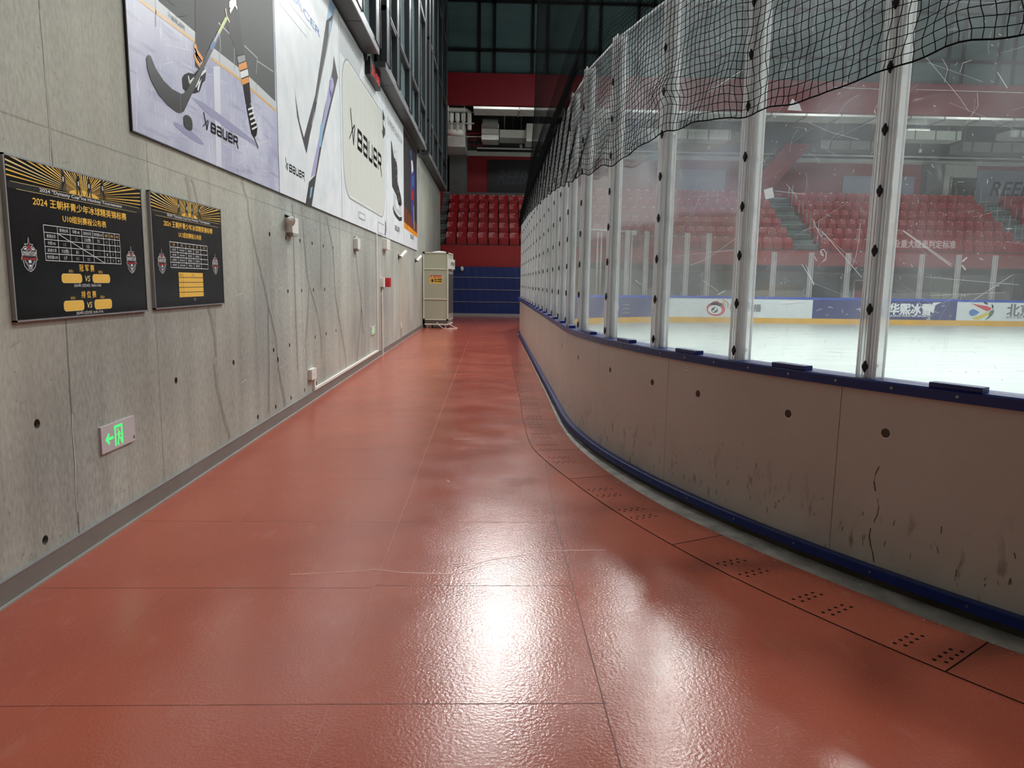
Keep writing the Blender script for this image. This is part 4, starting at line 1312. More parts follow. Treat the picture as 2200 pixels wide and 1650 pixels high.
# ---- the two black schedule boards
def emblem(A_, u, v, h, T, L=3):
    c0 = T(u, v); k = (T(0, h)[1] - T(0, 0)[1]) / 1.9
    P = lambda *pts: [(c0[0] + x * k, c0[1] + y * k) for x, y in pts]
    star = []
    for j in range(10):
        t = PI / 2 + PI * j / 5
        r = .46 if j % 2 == 0 else .19
        star.append((r * math.cos(t), .56 + r * math.sin(t) * (1.2 if j == 0 else .9)))
    out = [(-.62, .38), (-.45, .55), (-.25, .55), (.25, .55), (.45, .55), (.62, .38), (.72, .36), (.68, .02), (.76, -.2), (.62, -.3), (.52, -.62), (.3, -.82), (0, -.95), (-.3, -.82), (-.52, -.62), (-.62, -.3), (-.76, -.2), (-.68, .02), (-.72, .36)]
    A_.shape(P(*out), 'print white', L)
    A_.shape(P(*[(x * .93, y * .95 - .005) for x, y in out]), 'print black', L + 1)
    A_.shape(P(*star), 'print white', L + 2)
    A_.shape(P(*[(x * .82, .56 + (y - .56) * .82) for x, y in star]), 'print black', L + 3)
    A_.shape(P(*[(x * .5, .5 + (y - .56) * .5) for x, y in star]), 'print red', L + 4)
    A_.shape(P((-.66, .28), (.66, .28), (.62, -.02), (0, -.06), (-.62, -.02)), 'print dim', L + 2)
    A_.text('DYNASTY CUP', c0[0], c0[1] + .02 * k, .24 * k, 'print white', L + 3, wd=1.22 * k, bold=.02)
    A_.shape(P((-.70, -.05), (-.3, -.14), (.3, -.14), (.70, -.05), (.68, -.16), (.3, -.24), (-.3, -.24), (-.68, -.16)), 'print red', L + 3)
    for s in (-1, 1):
        A_.shape(P((s * .55, -.26), (s * .42, -.24), (s * .12, -.56), (s * .24, -.62)), 'print grey', L + 3)
        A_.shape(P((s * .5, .34), (s * .28, .34), (s * .22, .46), (s * .4, .46)), 'print white', L + 3)
    A_.shape(P((-.12, -.18), (.12, -.18), (.14, -.42), (-.14, -.42)), 'print white', L + 3)
    A_.shape(P((-.2, -.55), (0, -.48), (.2, -.55), (.2, -.78), (0, -.85), (-.2, -.78)), 'print grey', L + 4)
    A_.shape(P((-.16, -.58), (0, -.53), (.16, -.58), (0, -.64)), 'print white', L + 5)

def schedule_board(y0, y1, z0, z1, which, label):
    e = empty('schedule_board', (WX + .015, (y0 + y1) / 2, z0), label, 'notice board')
    W, H = y1 - y0, z1 - z0
    q = MB()
    q.box(WX + .001, WX + .020, y0 + .008, y1 - .008, z0 + .008, z1 - .008, 'black gloss')
    q.build('board', e)
    q = MB()
    for a_ in ((y0, y1, z0, z0 + .009), (y0, y1, z1 - .009, z1), (y0, y0 + .009, z0, z1), (y1 - .009, y1, z0, z1)):
        q.box(WX, WX + .023, *a_, 'grey frame')
    q.build('frame', e)
    A_ = Art(lambda u, v, w_: (WX + .020 + w_, u, v), .0003, .0004)
    def T(u, v): return (y0 + u * W, z0 + v * H)
    T.su, T.sv = 1, 1
    X = lambda u, v: T(u, v)
    # sunburst: rays clipped to the strip over the thin rule
    cu, cv = .50, .845
    cx_, cy_ = X(cu, cv)
    top, lo, hi = X(0, .988)[1], X(.012, 0)[0], X(.988, 0)[0]
    def hit(t):
        dx, dy = math.cos(t), math.sin(t)
        k = (top - cy_) / dy if dy > 1e-4 else 9
        if dx > 1e-4: k = min(k, (hi - cx_) / dx)
        if dx < -1e-4: k = min(k, (lo - cx_) / dx)
        return (cx_ + dx * k, cy_ + dy * k)
    rr = random.Random(3)
    t = math.radians(1.5)
    while t < PI - .02:
        wide = rr.uniform(.4, 1.0) * (.016 + .10 * math.sin(t) ** 2)
        gap = rr.uniform(.6, 1.3) * (.026 + .06 * math.sin(t) ** 2)
        if t + wide < PI:
            A_.shape([(cx_, cy_), hit(t), hit(t + wide)], 'print yellow' if rr.random() < .7 else 'print pale yellow', 1)
        t += wide + gap
    A_.ell(cx_, cy_, .11 * W, .035 * H, 'print yellow', 2, a0=0, a1=180)
    for k, (fu, hh) in enumerate(((.36, .13), (.455, .12), (.545, .12), (.64, .13))):
        P = lambda *pts: [(X(fu + x * .055, 0)[0], X(0, cv + y * hh)[1]) for x, y in pts]
        s = 1 if k % 2 else -1
        A_.shape(P((-.25 * s, .0), (-.05 * s, .0), (.05 * s, .35), (.2 * s, .02), (.4 * s, .02), (.25 * s, .45), (.3 * s, .8), (.1 * s, .85), (-.15 * s, .8), (-.2 * s, .45)), 'print black', 3)
        A_.ell(*P((.1 * s, .93))[0], .011 * W, .02 * H, 'print black', 3, 12)
        A_.shape(P((.05 * s, .5), (.2 * s, .55), (.15 * s, .78), (.02 * s, .74)), 'print white', 4)
        A_.line(P((.2 * s, .5), (.62 * s, .02)), .005, 'print black', 4)
        A_.line(P((-.15 * s, .1), (-.02 * s, .4)), .004, 'print grey', 4)
    # rules and heading
    A_.line([X(.03, .842), X(.97, .842)], .002, 'print pale yellow', 4)
    A_.line([X(.06, .802), X(.94, .802)], .002, 'print pale yellow', 4)
    A_.rect(X(.012, 0)[0], X(.988, 0)[0], X(0, .803)[1], X(0, .841)[1], 'print black', 3)
    A_.text('2024 "Dynasty Cup"Ice Hockey Tournament', X(.5, 0)[0], X(0, .815)[1], .018 * H / .8, 'print white', 5, wd=.61 * W, bold=.015)
    A_.text('2024 王朝杯青少年冰球精英锦标赛', X(.495, 0)[0], X(0, .728)[1], .043 * H, 'print yellow', 3, wd=.69 * W, bold=.022)
    A_.text(('U10' if which == 1 else 'U12') + '组别赛程公布表', X(.495, 0)[0], X(0, .648)[1], .038 * H, 'print yellow', 3, wd=.325 * W, bold=.02)
    emblem(A_, .105, .405, .20, T); emblem(A_, .865, .412, .20, T)
    def tab(us, vs, wd, m='print white', L=3):
        for v in vs: A_.line([X(us[0], v), X(us[-1], v)], wd, m, L)
        for u in us: A_.line([X(u, vs[0]), X(u, vs[-1])], wd, m, L)
    def cell(us, vs, i, j, s, m='print white', fill=.75, h=.4, bold=.01):
        ch = (vs[j] - vs[j + 1])
        wmax = (us[i + 1] - us[i]) * W * fill
        hh = ch * H * h
        A_.text(s, X((us[i] + us[i + 1]) / 2, 0)[0], X(0, (vs[j] + vs[j + 1]) / 2)[1] - hh / 2, hh, m, 4, wmax=wmax, bold=bold)
    if which == 1:
        us = [.203, .291, .376, .460, .542, .628, .676, .723, .767]
        vs = [.608, .562, .517, .472, .427, .382]
        tab(us, vs, .0035)
        A_.line([X(us[1], vs[1]), X(us[5], vs[5])], .0035, 'print white', 3)
        T4 = ['香港台风', '华熙145', '启迪大亚', '世纪星U10']
        for k, s in enumerate(T4):
            cell(us, vs, k + 1, 0, s, fill=.85); cell(us, vs, 0, k + 1, s, fill=.8)
        for k, s in enumerate(('进球', '得分', '排名')): cell(us, vs, 5 + k, 0, s, 'print yellow', .75, .35)
        for i, j, s, m_ in ((2, 1, '2:1', 'print grey'), (3, 1, '2:3(他)', 'print white'), (4, 1, '7:1', 'print white'), (5, 1, '11', 'print grey'), (6, 1, '7', 'print grey'), (7, 1, '2', 'print grey'),
                            (1, 2, '1:2', 'print grey'), (3, 2, '1:3', 'print white'), (4, 2, '1:0', 'print dim'), (5, 2, '5', 'print grey'), (6, 2, '3', 'print dim'), (7, 2, '3', 'print grey'),
                            (1, 3, '3:2(他)', 'print white'), (2, 3, '3:1', 'print white'), (4, 3, '1:0', 'print dim'), (5, 3, '6', 'print white'), (6, 3, '9', 'print grey'), (7, 3, '1', 'print grey'),
                            (1, 4, '1:7', 'print white'), (2, 4, '0:1', 'print grey'), (3, 4, '0:1', 'print grey'), (5, 4, '1', 'print white'), (6, 4, '0', 'print grey'), (7, 4, '4', 'print white')):
            cell(us, vs, i, j, s, m_, .7, .5)
        for (ttl, vt, v0, v1, du, r1, r2, dt) in (('冠 军 赛', .322, .236, .300, 0, '排名1', '排名2', '2024年12月29日 18:00-19:00'), ('排 位 赛', .136, .045, .117, .002, '排名3', '排名4', '2024年12月29日 16:45-17:45')):
            A_.text(ttl, X(.481 + du, 0)[0], X(0, vt)[1], .038 * H, 'print yellow', 3, wd=.112 * W, bold=.015)
            for ua, ub, s in ((.295, .440, r1), (.519, .662, r2)):
                A_.rrect(X(ua + du, 0)[0], X(ub + du, 0)[0], X(0, v0)[1], X(0, v1)[1], .022, 'print pale yellow', 3)
                A_.rrect(X(ua + du, 0)[0] + .004, X(ub + du, 0)[0] - .004, X(0, v0)[1] + .004, X(0, v1)[1] - .004, .018, 'print yellow', 4)
                A_.text(s, X((ua + ub) / 2 - .004 + du, 0)[0], X(0, v1 + .008)[1], .017 * H, 'print yellow', 3)
                for k in range(5): A_.line([X(ua + .03 + .018 * k + du, v0 + .02 + .006 * (k % 3)), X(ua + .045 + .018 * k + du, v0 + .04 - .006 * (k % 2))], .003, 'print pale yellow', 5)
            A_.text('VS', X(.478 + du, 0)[0], X(0, (v0 + v1) / 2 - .02)[1], .042 * H, 'print pale yellow', 3, wd=.04 * W, shear=.2, bold=.01)
            A_.text(dt, X(.481 + du, 0)[0], X(0, v0 - .026)[1], .019 * H, 'print white', 3, wd=.205 * W)
    else:
        us = [.213, .312, .423, .531, .641, .744]
        vs = [.592, .547, .502, .457, .411, .364]
        tab(us, vs, .0045)
        for k, s in enumerate(('日期', '时间', '主队', '客队', '比分')): cell(us, vs, k, 0, s, 'print yellow', .6, .36)
        for r_, row in enumerate((('12月27日', '19:15-20:15', '香港台风', '华熙145', '2:1'), ('12月28日', '15:45-16:45', '启迪大亚', '香港台风', '3:2'), ('12月28日', '20:15-21:15', '香港台风', '世纪星U12', '4:2'), ('12月29日', '15:45-16:45', '华熙145', '香港台风', '1:2'))):
            for k, s in enumerate(row): cell(us, vs, k, r_ + 1, s, 'print white' if k < 4 else 'print dim', .82, .38)
        A_.rect(X(.306, 0)[0], X(.655, 0)[0], X(0, .093)[1], X(0, .322)[1], 'print yellow', 3)
        for k in range(1, 5): A_.line([X(.306, .322 - .0458 * k), X(.655, .322 - .0458 * k)], .0045, 'print black', 4, square=False)
        A_.line([X(.366, .093), X(.366, .322)], .003, 'print black', 4, square=False)
        A_.text('排名', X(.336, 0)[0], X(0, .288)[1], .02 * H, 'print black', 4); A_.text('队 名', X(.51, 0)[0], X(0, .288)[1], .02 * H, 'print black', 4)
        for k in range(4): A_.text(str(k + 1), X(.336, 0)[0], X(0, .243 - .0458 * k)[1], .02 * H, 'print black', 4)
        A_.text('待定', X(.52, 0)[0], X(0, .055)[1], .022 * H, 'print grey', 3)
    A_.build('printed_sheet', e)
schedule_board(3.6, 4.965, 1.368, 2.182, 1, 'larger black tournament board with four yellow pills, nearest the camera')
schedule_board(5.08, 6.38, 1.376, 2.19, 2, 'black tournament board with a single yellow table, right of the larger one')

# ---- exit signs
mat('sign steel', (204, 200, 204), .4, metal=.1)
mat('exit green', (70, 235, 120), .5, emit=.8)
def exit_sign(y0, y1, z0, z1, label):
    e = empty('exit_sign', (WX + .01, (y0 + y1) / 2, z0), label, 'exit sign', 'exit signs low on the concrete wall')
    q = MB(); q.bev(WX, WX + .014, y0, y1, z0, z1, 'sign steel', .004, 'x'); q.build('plate', e)
    W, H = y1 - y0, z1 - z0
    A_ = Art(lambda u, v, w_: (WX + .014 + w_, y0 + u * W, z0 + v * H), .0004, .0005)
    asp = H / W
    A_.shape([(.10, .47), (.205, .70), (.225, .60), (.175, .53), (.33, .53), (.33, .42), (.175, .42), (.225, .34), (.205, .24)], 'exit green', 0)
    for r_ in ((.37, .41, .10, .86), (.57, .61, .10, .86), (.37, .61, .78, .88)): A_.rect(*r_, 'exit green', 0)
    P = lambda *p: list(p)
    A_.ell(.475, .69, .018, .05, 'exit green', 0, 12)
    A_.line(P((.50, .60), (.49, .40)), .045, 'exit green', 0); A_.line(P((.49, .58), (.43, .50)), .025, 'exit green', 0); A_.line(P((.51, .58), (.55, .48)), .025, 'exit green', 0)
    A_.line(P((.485, .40), (.455, .14), (.485, .12)), .03, 'exit green', 0); A_.line(P((.50, .40), (.55, .32), (.55, .22)), .03, 'exit green', 0)
    A_.build('luminous_symbol', e)
    A_ = Art(lambda u, v, w_: (WX + .014 + w_, y0 + u * W, z0 + v * H), .0004, .0005)
    A_.ell(.955, .90, .006, .03, 'print black', 0, 10); A_.rect(.93, .975, .10, .22, 'print black', 0); A_.rect(.94, .965, .13, .19, 'print grey', 1)
    A_.build('marking', e)
exit_sign(4.30, 4.71, .525, .692, 'grey exit sign with a glowing green left arrow, near the larger black board')
exit_sign(14.1, 14.62, .52, .69, 'grey exit sign low on the wall far along, beside the white trunking')

# ---- emergency lights, boxes, trunking on the wall
def wall_light(y, z, label, big=False):
    e = empty('emergency_light', (WX + .05, y, z), label, 'emergency light', 'white emergency lights high on the concrete wall')
    q = MB(); q.bev(WX, WX + .075, y - .02, y + (.24 if big else .22), z - .13, z + .05, 'white plastic', .015, 'x'); q.build('battery_box', e)
    q = MB(); q.box(WX + .012, WX + .076, y + .0, y + .2, z - .165, z - .13, 'duct grey'); q.build('lower_cover', e)
    if big:
        q = MB()
        q.tube([(WX, y - .04, z + .06), (WX + .07, y - .06, z + .03)], .016, 'black', 8)
        q.build('bracket', e)
        q = MB()
        q.tube([(WX + .05, y - .12, z + .0), (WX + .10, y - .08, z + .0)], [.035, .055], 'white plastic', 16)
        q.tube([(WX + .098, y - .082, z + .0), (WX + .103, y - .078, z + .0)], [.058, .05], 'black', 16)
        q.build('lamp_head', e)
    else:
        q = MB(); q.tube([(WX + .03, y + .05, z + .05), (WX + .03, y + .05, z + .09)], .03, 'white plastic', 12); q.build('lamp_head', e)
wall_light(8.45, 2.26, 'white emergency light with a round lamp head, nearest to the camera', True)
e = None
wall_light(12.5, 2.26, 'white emergency light under the banner with the rounded bag')
def tube_light(y, z, label):
    e = empty('wall_spotlight', (WX + .08, y, z), label, 'spotlight', 'small white spotlights on the concrete wall')
    q = MB(); q.tube([(WX + .05, y - .10, z - .07), (WX + .16, y + .12, z + .09)], .045, 'white plastic', 14); q.build('lamp_tube', e)
    q = MB(); q.box(WX, WX + .02, y - .2, y - .12, z - .12, z - .0, 'black'); q.tube([(WX + .01, y - .15, z - .06), (WX + .07, y - .06, z - .04)], .015, 'black', 8); q.build('bracket', e)
tube_light(18.55, 2.26, 'small white tilted spotlight under the banner with the tall skate')
tube_light(22.55, 2.28, 'small white tilted spotlight at the far end, above the beige cabinet')
q = MB(); q.bev(WX, WX + .10, 15.75, 16.25, 2.27, 2.50, 'white plastic', .02, 'x')
tag(q.build('junction_box'), 'white square junction box under the edge of the banners', 'box')
e = empty('cable_trunking', (WX + .02, 12, .13), 'white cable trunking running down the wall then along the grey baseboard', 'cable trunking')
q = MB(); q.box(WX, WX + .03, 14.83, 14.90, .16, 2.54, 'white plastic'); q.build('vertical_run', e)
q = MB(); q.box(WX, WX + .03, 9.5, 14.9, .13, .165, 'white plastic'); q.build('horizontal_run', e)
q = MB(); q.box(WX, WX + .03, 9.46, 9.52, .13, .33, 'white plastic'); q.build('riser', e)
q = MB(); q.bev(WX, WX + .05, 9.25, 9.50, .30, .44, 'white plastic', .01, 'x')
A_ = Art(lambda u, v, w_: (WX + .05 + w_, u, v), .0004, .0005)
for k in (-1, 0, 1): A_.rect(9.36 + .03 * k, 9.366 + .03 * k, .35, .37, 'print black', 0)
q.join(A_)
tag(q.build('socket_box'), 'small white socket box above the baseboard at the near end of the trunking', 'socket')
e = empty('alarm_box', (WX + .04, 15.75, 1.45), 'small red and white alarm box on a thin pipe, beside the trunking', 'alarm')
q = MB(); q.bev(WX, WX + .07, 15.42, 15.62, 1.46, 1.66, 'white plastic', .01, 'x'); q.build('white_housing', e)
q = MB(); q.bev(WX, WX + .16, 15.66, 15.9, 1.46, 1.66, 'print red', .012, 'x'); q.build('red_bell', e)
q = MB(); q.tube([(WX + .02, 15.55, 1.46), (WX + .02, 15.55, 1.38), (WX + .02, 15.5, 1.3), (WX + .02, 15.5, 0)], .018, 'white plastic', 8); q.build('conduit', e)
for y, lab in ((18.75, 'small white wall socket low on the far wall before the beige cabinet'),):
    q = MB(); q.bev(WX, WX + .02, y, y + .12, .36, .5, 'white plastic', .006, 'x')
    q.box(WX, WX + .012, y + .05, y + .07, .13, .36, 'steel')
    tag(q.build('wall_socket'), lab, 'socket')

# ---- clock display under the glazing
e = empty('clock_display', (WX + .06, 14.3, 5.33), 'black clock display with red digits under the window sill', 'clock')
q = MB(); q.box(WX, WX + .12, 13.75, 14.95, 5.33, 5.64, 'black'); q.build('housing', e)
q = MB(); q.box(WX, WX + .05, 13.9, 14.6, 5.64, 5.72, 'white plastic'); q.build('bracket', e)
mat('red digit', (190, 30, 34), .5, emit=.5)
A_ = Art(lambda u, v, w_: (WX + .12 + w_, u, v), .001, .002)
A_.text('21:08', 14.36, 5.385, .17, 'red digit', 0, wd=.95, bold=.02)
A_.build('digits', e)

# ---- the beige cabinet (air handling unit) on castors
UX, UY, UR = -1.86, 25.25, math.radians(-5)
def UT(x, y, z):
    c, s = math.cos(UR), math.sin(UR)
    return (UX + c * x - s * y, UY + s * x + c * y, z)
hw, hd, zb_, zt_ = .435, .6, .27, 2.58
e = empty('air_unit', (UX, UY, 0), 'tall beige air treatment cabinet on castors against the left wall', 'air cabinet')
q = MB(); q.box(-hw + .02, hw - .02, -hd + .02, hd - .02, zb_ + .02, zt_ - .02, 'unit beige', UT); q.build('body', e)
q = MB()
for x in (-hw, hw - .035):
    for y in (-hd, hd - .035): q.box(x, x + .035, y, y + .035, zb_, zt_, 'unit frame', UT)
for z in (zb_, zt_ - .035, .98, 2.0):
    q.box(-hw, hw, -hd, -hd + .03, z, z + .03, 'unit frame', UT)
    if z in (zb_, zt_ - .035):
        for x in (-hw, hw - .035): q.box(x, x + .035, -hd, hd, z, z + .03, 'unit frame', UT)
q.build('frame', e)
for x in (-hw, hw - .06):
    for z in (zb_ - .01, zt_ - .05):
        q = MB(); q.box(x - .006, x + .066, -hd - .006, -hd + .06, z, z + .06, 'black', UT); q.build('corner_cap', e)
q = MB(); q.box(-hw + .05, hw - .01, -hd + .02, hd - .02, .11, .16, 'unit frame', UT); q.box(-hw + .05, hw - .02, -hd + .05, hd - .05, .19, .24, 'duct grey', UT); q.box(-hw + .06, hw - .06, -hd + .06, hd - .06, .1, .27, 'black', UT); q.build('base_frame', e)
for x in (-.3, .33):
    for y in (-.5, .5):
        q = MB(); q.tube([UT(x - .02, y, .055), UT(x + .02, y, .055)], .055, 'white plastic', 12); q.box(x - .03, x + .03, y - .03, y + .03, .06, .12, 'duct white', UT); q.build('castor', e)
A_ = Art(lambda u, v, w_: UT(u, -hd + .02 - w_, v), .001, .002)
A_.rect(-.20, .21, 1.53, 1.71, 'print yellow', 0); A_.rect(-.20, .21, 1.71, 1.80, 'print red', 0)
A_.text('注意 CAUTION', .03, 1.725, .05, 'print pale yellow', 1, bold=.02)
A_.ell(-.11, 1.62, .07, .07, 'print black', 1, 16); A_.ell(-.11, 1.62, .055, .055, 'print yellow', 2, 16); A_.ell(-.11, 1.62, .035, .045, 'print black', 3, 12)
A_.text('请勿触摸', .085, 1.64, .045, 'print black', 1, bold=.03); A_.text('请勿倚靠', .085, 1.57, .045, 'print black', 1, bold=.03)
A_.build('warning_sticker', e)
q = MB(); q.box(hw - .02, hw + .005, -hd + .05, hd - .05, zb_ + .05, 1.95, 'duct grey', UT)
for k in range(5): q.box(hw + .004, hw + .012, -hd + .1 + .22 * k, -hd + .22 + .22 * k, .5, 1.85, 'dark alu', UT)
q.build('side_grille', e)
q = MB(); q.box(hw - .02, hw + .07, -hd + .03, hd - .06, 2.02, 2.36, 'white plastic', UT)
for k in range(3): q.box(hw + .07, hw + .08, -.4 + .3 * k, -.28 + .3 * k, 2.14, 2.26, 'dark alu', UT)
q.build('control_panel', e)
q = MB(); q.grid([[UT(x, y, zt_ + (.05 * math.sin((x + .3) * 4) ** 2 if abs(y) < .4 else 0) + .004) for x in np.linspace(-.15, .38, 8)] for y in np.linspace(-.5, .5, 6)], 'white plastic')
tag(q.build('folded_cloth'), 'crumpled white cloth lying on top of the beige cabinet', 'cloth')
q = MB(); cpts = [UT(.05, -hd - .02, .2), UT(.15, -hd - .12, .1), UT(.3, -hd - .3, .02), UT(.55, -hd - .35, .012), UT(.75, -hd - .1, .012), UT(.72, -hd + .2, .012), UT(.6, -.2, .02), UT(.45, -.3, .12)]
q.tube(cpts, .013, 'white plastic', 8, caps=True); q.build('power_cord', e, smooth=True)

# ------------------------------------------------------------------ the far stand, its upper glazing and what hangs under it
FY = 34.0
XL, XR = -2.6, 40
RISE, DEEP, Z0 = .53, .80, 3.12
stand = empty('grandstand', (18, FY, 0), 'far grey stepped grandstand with a long red parapet, behind the far boards', 'grandstand')
q = MB(); q.box(-2.4, XR, FY, FY + .15, 2.29, 3.30, 'fascia red'); q.box(-2.4, XR, FY - .02, FY + .17, 3.30, 3.33, 'dark alu'); q.build('parapet', stand)
AISLES = [(-3.6, -2.25), (3.2, 4.4), (14.65, 15.85), (26.2, 27.4)]
q = MB()
for r in range(7):
    y0 = FY + .15 + .75 + (r - 1) * DEEP if r else FY + .15
    y1 = FY + .9 + r * DEEP if r < 6 else 42
    z = Z0 + RISE * r
    q.box(XL - 1, XR, y0, y1, z - .53, z, 'terrace grey')
q.build('terrace', stand)
for a, b_ in AISLES:
    q = MB()
    for r in range(6):
        for h in range(2):
            z = Z0 + RISE * r + RISE / 2 * (h + 1)
            y = FY + .9 + r * DEEP - (.4 if h == 0 else 0) - .02
            if h == 0: q.box(a, b_, y, y + .45, z - RISE / 2, z, 'step grey')
            q.box(a, b_, y, y + .03, z - .03, z + .004, 'nosing')
    q.build('stair_flight', stand)

# seats
def make_seat():
    q = MB()
    W, H = .235, .46
    rows = []
    for j, (z, dy, wk) in enumerate(((.22, .0, .90), (.36, .03, .97), (.55, .06, 1), (.72, .09, 1), (.80, .11, .95), (.83, .12, .84))):
        rows.append([(x * wk * W, dy - .035 * (1 - abs(x)) ** .5 * -1, z) for x in (-1, -.7, -.3, 0, .3, .7, 1)])
    q.grid(rows, 'seat red')
    q.grid([[(x, y + .03, z - .0) for x, y, z in r_] for r_ in rows][::-1], 'seat red')
    for k in (0, -1): q.add([r_[k] for r_ in rows] + [(r_[k][0], r_[k][1] + .03, r_[k][2]) for r_ in rows], [(i, i + 1, 7 + i - 0, 6 + i) for i in range(5)], 'seat red')
    q.add(rows[-1] + [(x, y + .03, z) for x, y, z in rows[-1]], [(i, i + 1, 8 + i, 7 + i) for i in range(6)], 'seat red')
    # folded-up pan in front of the backrest
    q.bev(-.215, .215, -.09, -.03, .12, .58, 'seat red', .02, 'x')
    q.bev(-.06, .06, -.02, .1, 0, .32, 'seat red', .015, 'z')
    q.box(-.045, .045, .078, .09, .785, .805, 'duct white')
    return q.build('stadium_seat', origin=(0, 0, 0))
seat0 = None
BL = [('behind the blue curtain', -1.95, 10, 5), ('left of the middle stair', 4.7, 20, 6), ('right of the middle stair', 16.1, 20, 6), ('at the far right edge', 27.65, 3, 6)]
for bname, x0, n, nr in BL:
    if bname.startswith('left'): bname = 'left of the middle stair'
    for r in range(nr):
        for c in range(n):
            if x0 > 20 and r < 3: continue
            if seat0 is None: o = seat0 = make_seat()
            else:
                o = seat0.copy(); C.objects.link(o)
            o.location = (x0 + .505 * c, FY + .9 + (r - .35) * DEEP, Z0 + RISE * r)
            o.rotation_euler = (0, 0, rnd.uniform(-.03, .03))
            tag(o, 'red stadium seat, %s row up, %s from the left, block %s' % (ORD[r], ORD[c], bname), 'seat', 'red seats of the far stand')

mat('print pink', (226, 190, 192), .5)
# banner draped over the front seats
e = tag(MB().box(18.1, 22.55, FY + .35, FY + .38, 3.36, 4.02, 'fascia red').join(
    Art(lambda u, v, w_: (u, FY + .35 - w_, v), .002, .004).text('体育行业重大隐患判定标准', 18.32, 3.56, .30, 'print pink', 0, wd=4.05, align='L', bold=.02)).build('safety_banner'),
    'red cloth banner with pale lettering hung before the front seats', 'banner')
# stair balusters
BALO = 0
bal = None
for (a, b_), nm, left in ((AISLES[2], 'middle', True), (AISLES[3], 'right hand', False)):
    for side, x in (('right', b_ + .08), ('left', a - .08)):
        if nm == 'middle' and side == 'left': continue
        for k in range(10):
            r = k * .6
            y, z = FY + .9 + r * DEEP - .3, Z0 + RISE * math.floor(r + .4)
            if bal is None:
                bal = MB(); bal.tube([(0, 0, 0), (0, 0, 1.15)], .022, 'light alu', 8); bal.box(-.05, .05, -.05, .05, 0, .02, 'steel'); bal = bal.build('stair_baluster', origin=(0, 0, 0)); o = bal
            else:
                o = bal.copy(); C.objects.link(o)
            o.location = (x, y, z)
            tag(o, 'steel baluster, %s up, on the %s side of the %s stair' % (ORD[k], side, nm), 'baluster', 'steel balusters of the stand stairs')

# wall under the stand, with openings, doors and panels
q = MB()
q.box(1.6, XR, FY + 1.2, FY + 1.4, -.05, 2.6, 'grey wall')
q.box(1.6, XR, FY, FY + 1.3, 2.3, 2.59, 'soffit')
q.box(1.6, 1.8, FY + .2, FY + 1.2, -.05, 2.3, 'grey wall')
struct(q.build('wall_under_stand'))
for i, (x0, x1, z1, m_, lab) in enumerate(((15.6, 17.3, 2.25, 'dark roof', None), (21.9, 22.9, 2.2, 'unit beige', None), (8.6, 10.3, 2.25, 'dark roof', None), (26.0, 27.2, 2.2, 'dark roof', None))):
    q = MB(); q.box(x0, x1, FY + 1.16, FY + 1.2, 0, z1, m_); q.box(x0 - .06, x0, FY + 1.14, FY + 1.2, 0, z1 + .06, 'duct grey'); q.box(x1, x1 + .06, FY + 1.14, FY + 1.2, 0, z1 + .06, 'duct grey'); q.box(x0, x1, FY + 1.14, FY + 1.2, z1, z1 + .06, 'duct grey')
    q.box((x0 + x1) / 2 - .01, (x0 + x1) / 2 + .01, FY + 1.15, FY + 1.16, 0, z1, 'black')
    struct(q.build('door_%d' % (i + 1)))
e = empty('door_4', (18.3, FY + 1.1, 0), None, None, kind='structure'); e.name = 'door_5'
q = MB(); q.box(17.9, 17.98, FY + 1.08, FY + 1.2, 0, 1.95, 'white paint'); q.box(18.62, 18.7, FY + 1.08, FY + 1.2, 0, 1.95, 'white paint'); q.box(17.9, 18.7, FY + 1.08, FY + 1.2, 1.9, 1.98, 'white paint'); q.build('door_frame', e)
q = MB(); q.box(17.98, 18.62, FY + 1.14, FY + 1.18, 0, 1.9, 'wall red'); q.build('door_leaf', e)
q = MB()
q.box(XL, 40, YF + .1, FY + 1.3, -.06, -.005, 'grey wall')
struct(q.build('floor_far_walkway'))

# white tubular gate frame beyond the far boards
e = empty('gate_frame', (5.45, 32.5, 0), 'white tubular gate frame standing beyond the far corner boards', 'gate frame')
for x in (4.75, 4.92, 6.05, 6.30):
    q = MB(); q.tube([(x, 32.5, 0), (x, 32.5, 3.9)], .035, 'white plastic', 8); q.build('upright', e)
q = MB(); q.tube([(4.1, 32.5, 4.02), (6.5, 32.5, 3.92)], .04, 'white plastic', 8); q.box(6.28, 6.5, 32.42, 32.58, 3.78, 3.98, 'white plastic'); q.build('top_bar', e)

# posts and panes of the far glass
def make_far_post(h):
    q = MB(); q.box(-.10, .10, -.03, .03, 1.13, h, 'strip acrylic')
    q.box(-.11, -.095, -.035, .035, 1.13, h, 'acrylic edge'); q.box(.095, .11, -.035, .035, 1.13, h, 'acrylic edge'); q.box(-.02, .0, -.035, .035, 1.13, h, 'acrylic edge')
    return q.build('far_glass_post', origin=(0, 0, 1.13))
tall = [4.9 + 1.1 * k for k in range(5)]
tall_s = [S_CORNER - 5.6 + 1.0 * k for k in range(6)] + [SX_(10.85)]
low_s = [SX_(12.45 + 1.66 * k) for k in range(10)]
pt_, pl_ = None, None
for k, s in enumerate(tall_s):
    if pt_ is None: o = pt_ = make_far_post(3.85)
    else: o = pt_.copy(); C.objects.link(o)
    x, y, nx, ny = path(s); o.location = (x - nx * .05, y - ny * .05, 1.13); o.rotation_euler = (0, 0, math.atan2(ny, nx) - PI / 2)
    tag(o, 'tall clear post on the far corner boards, %s from the left' % ORD[k], 'glass post', 'tall posts of the far glass')
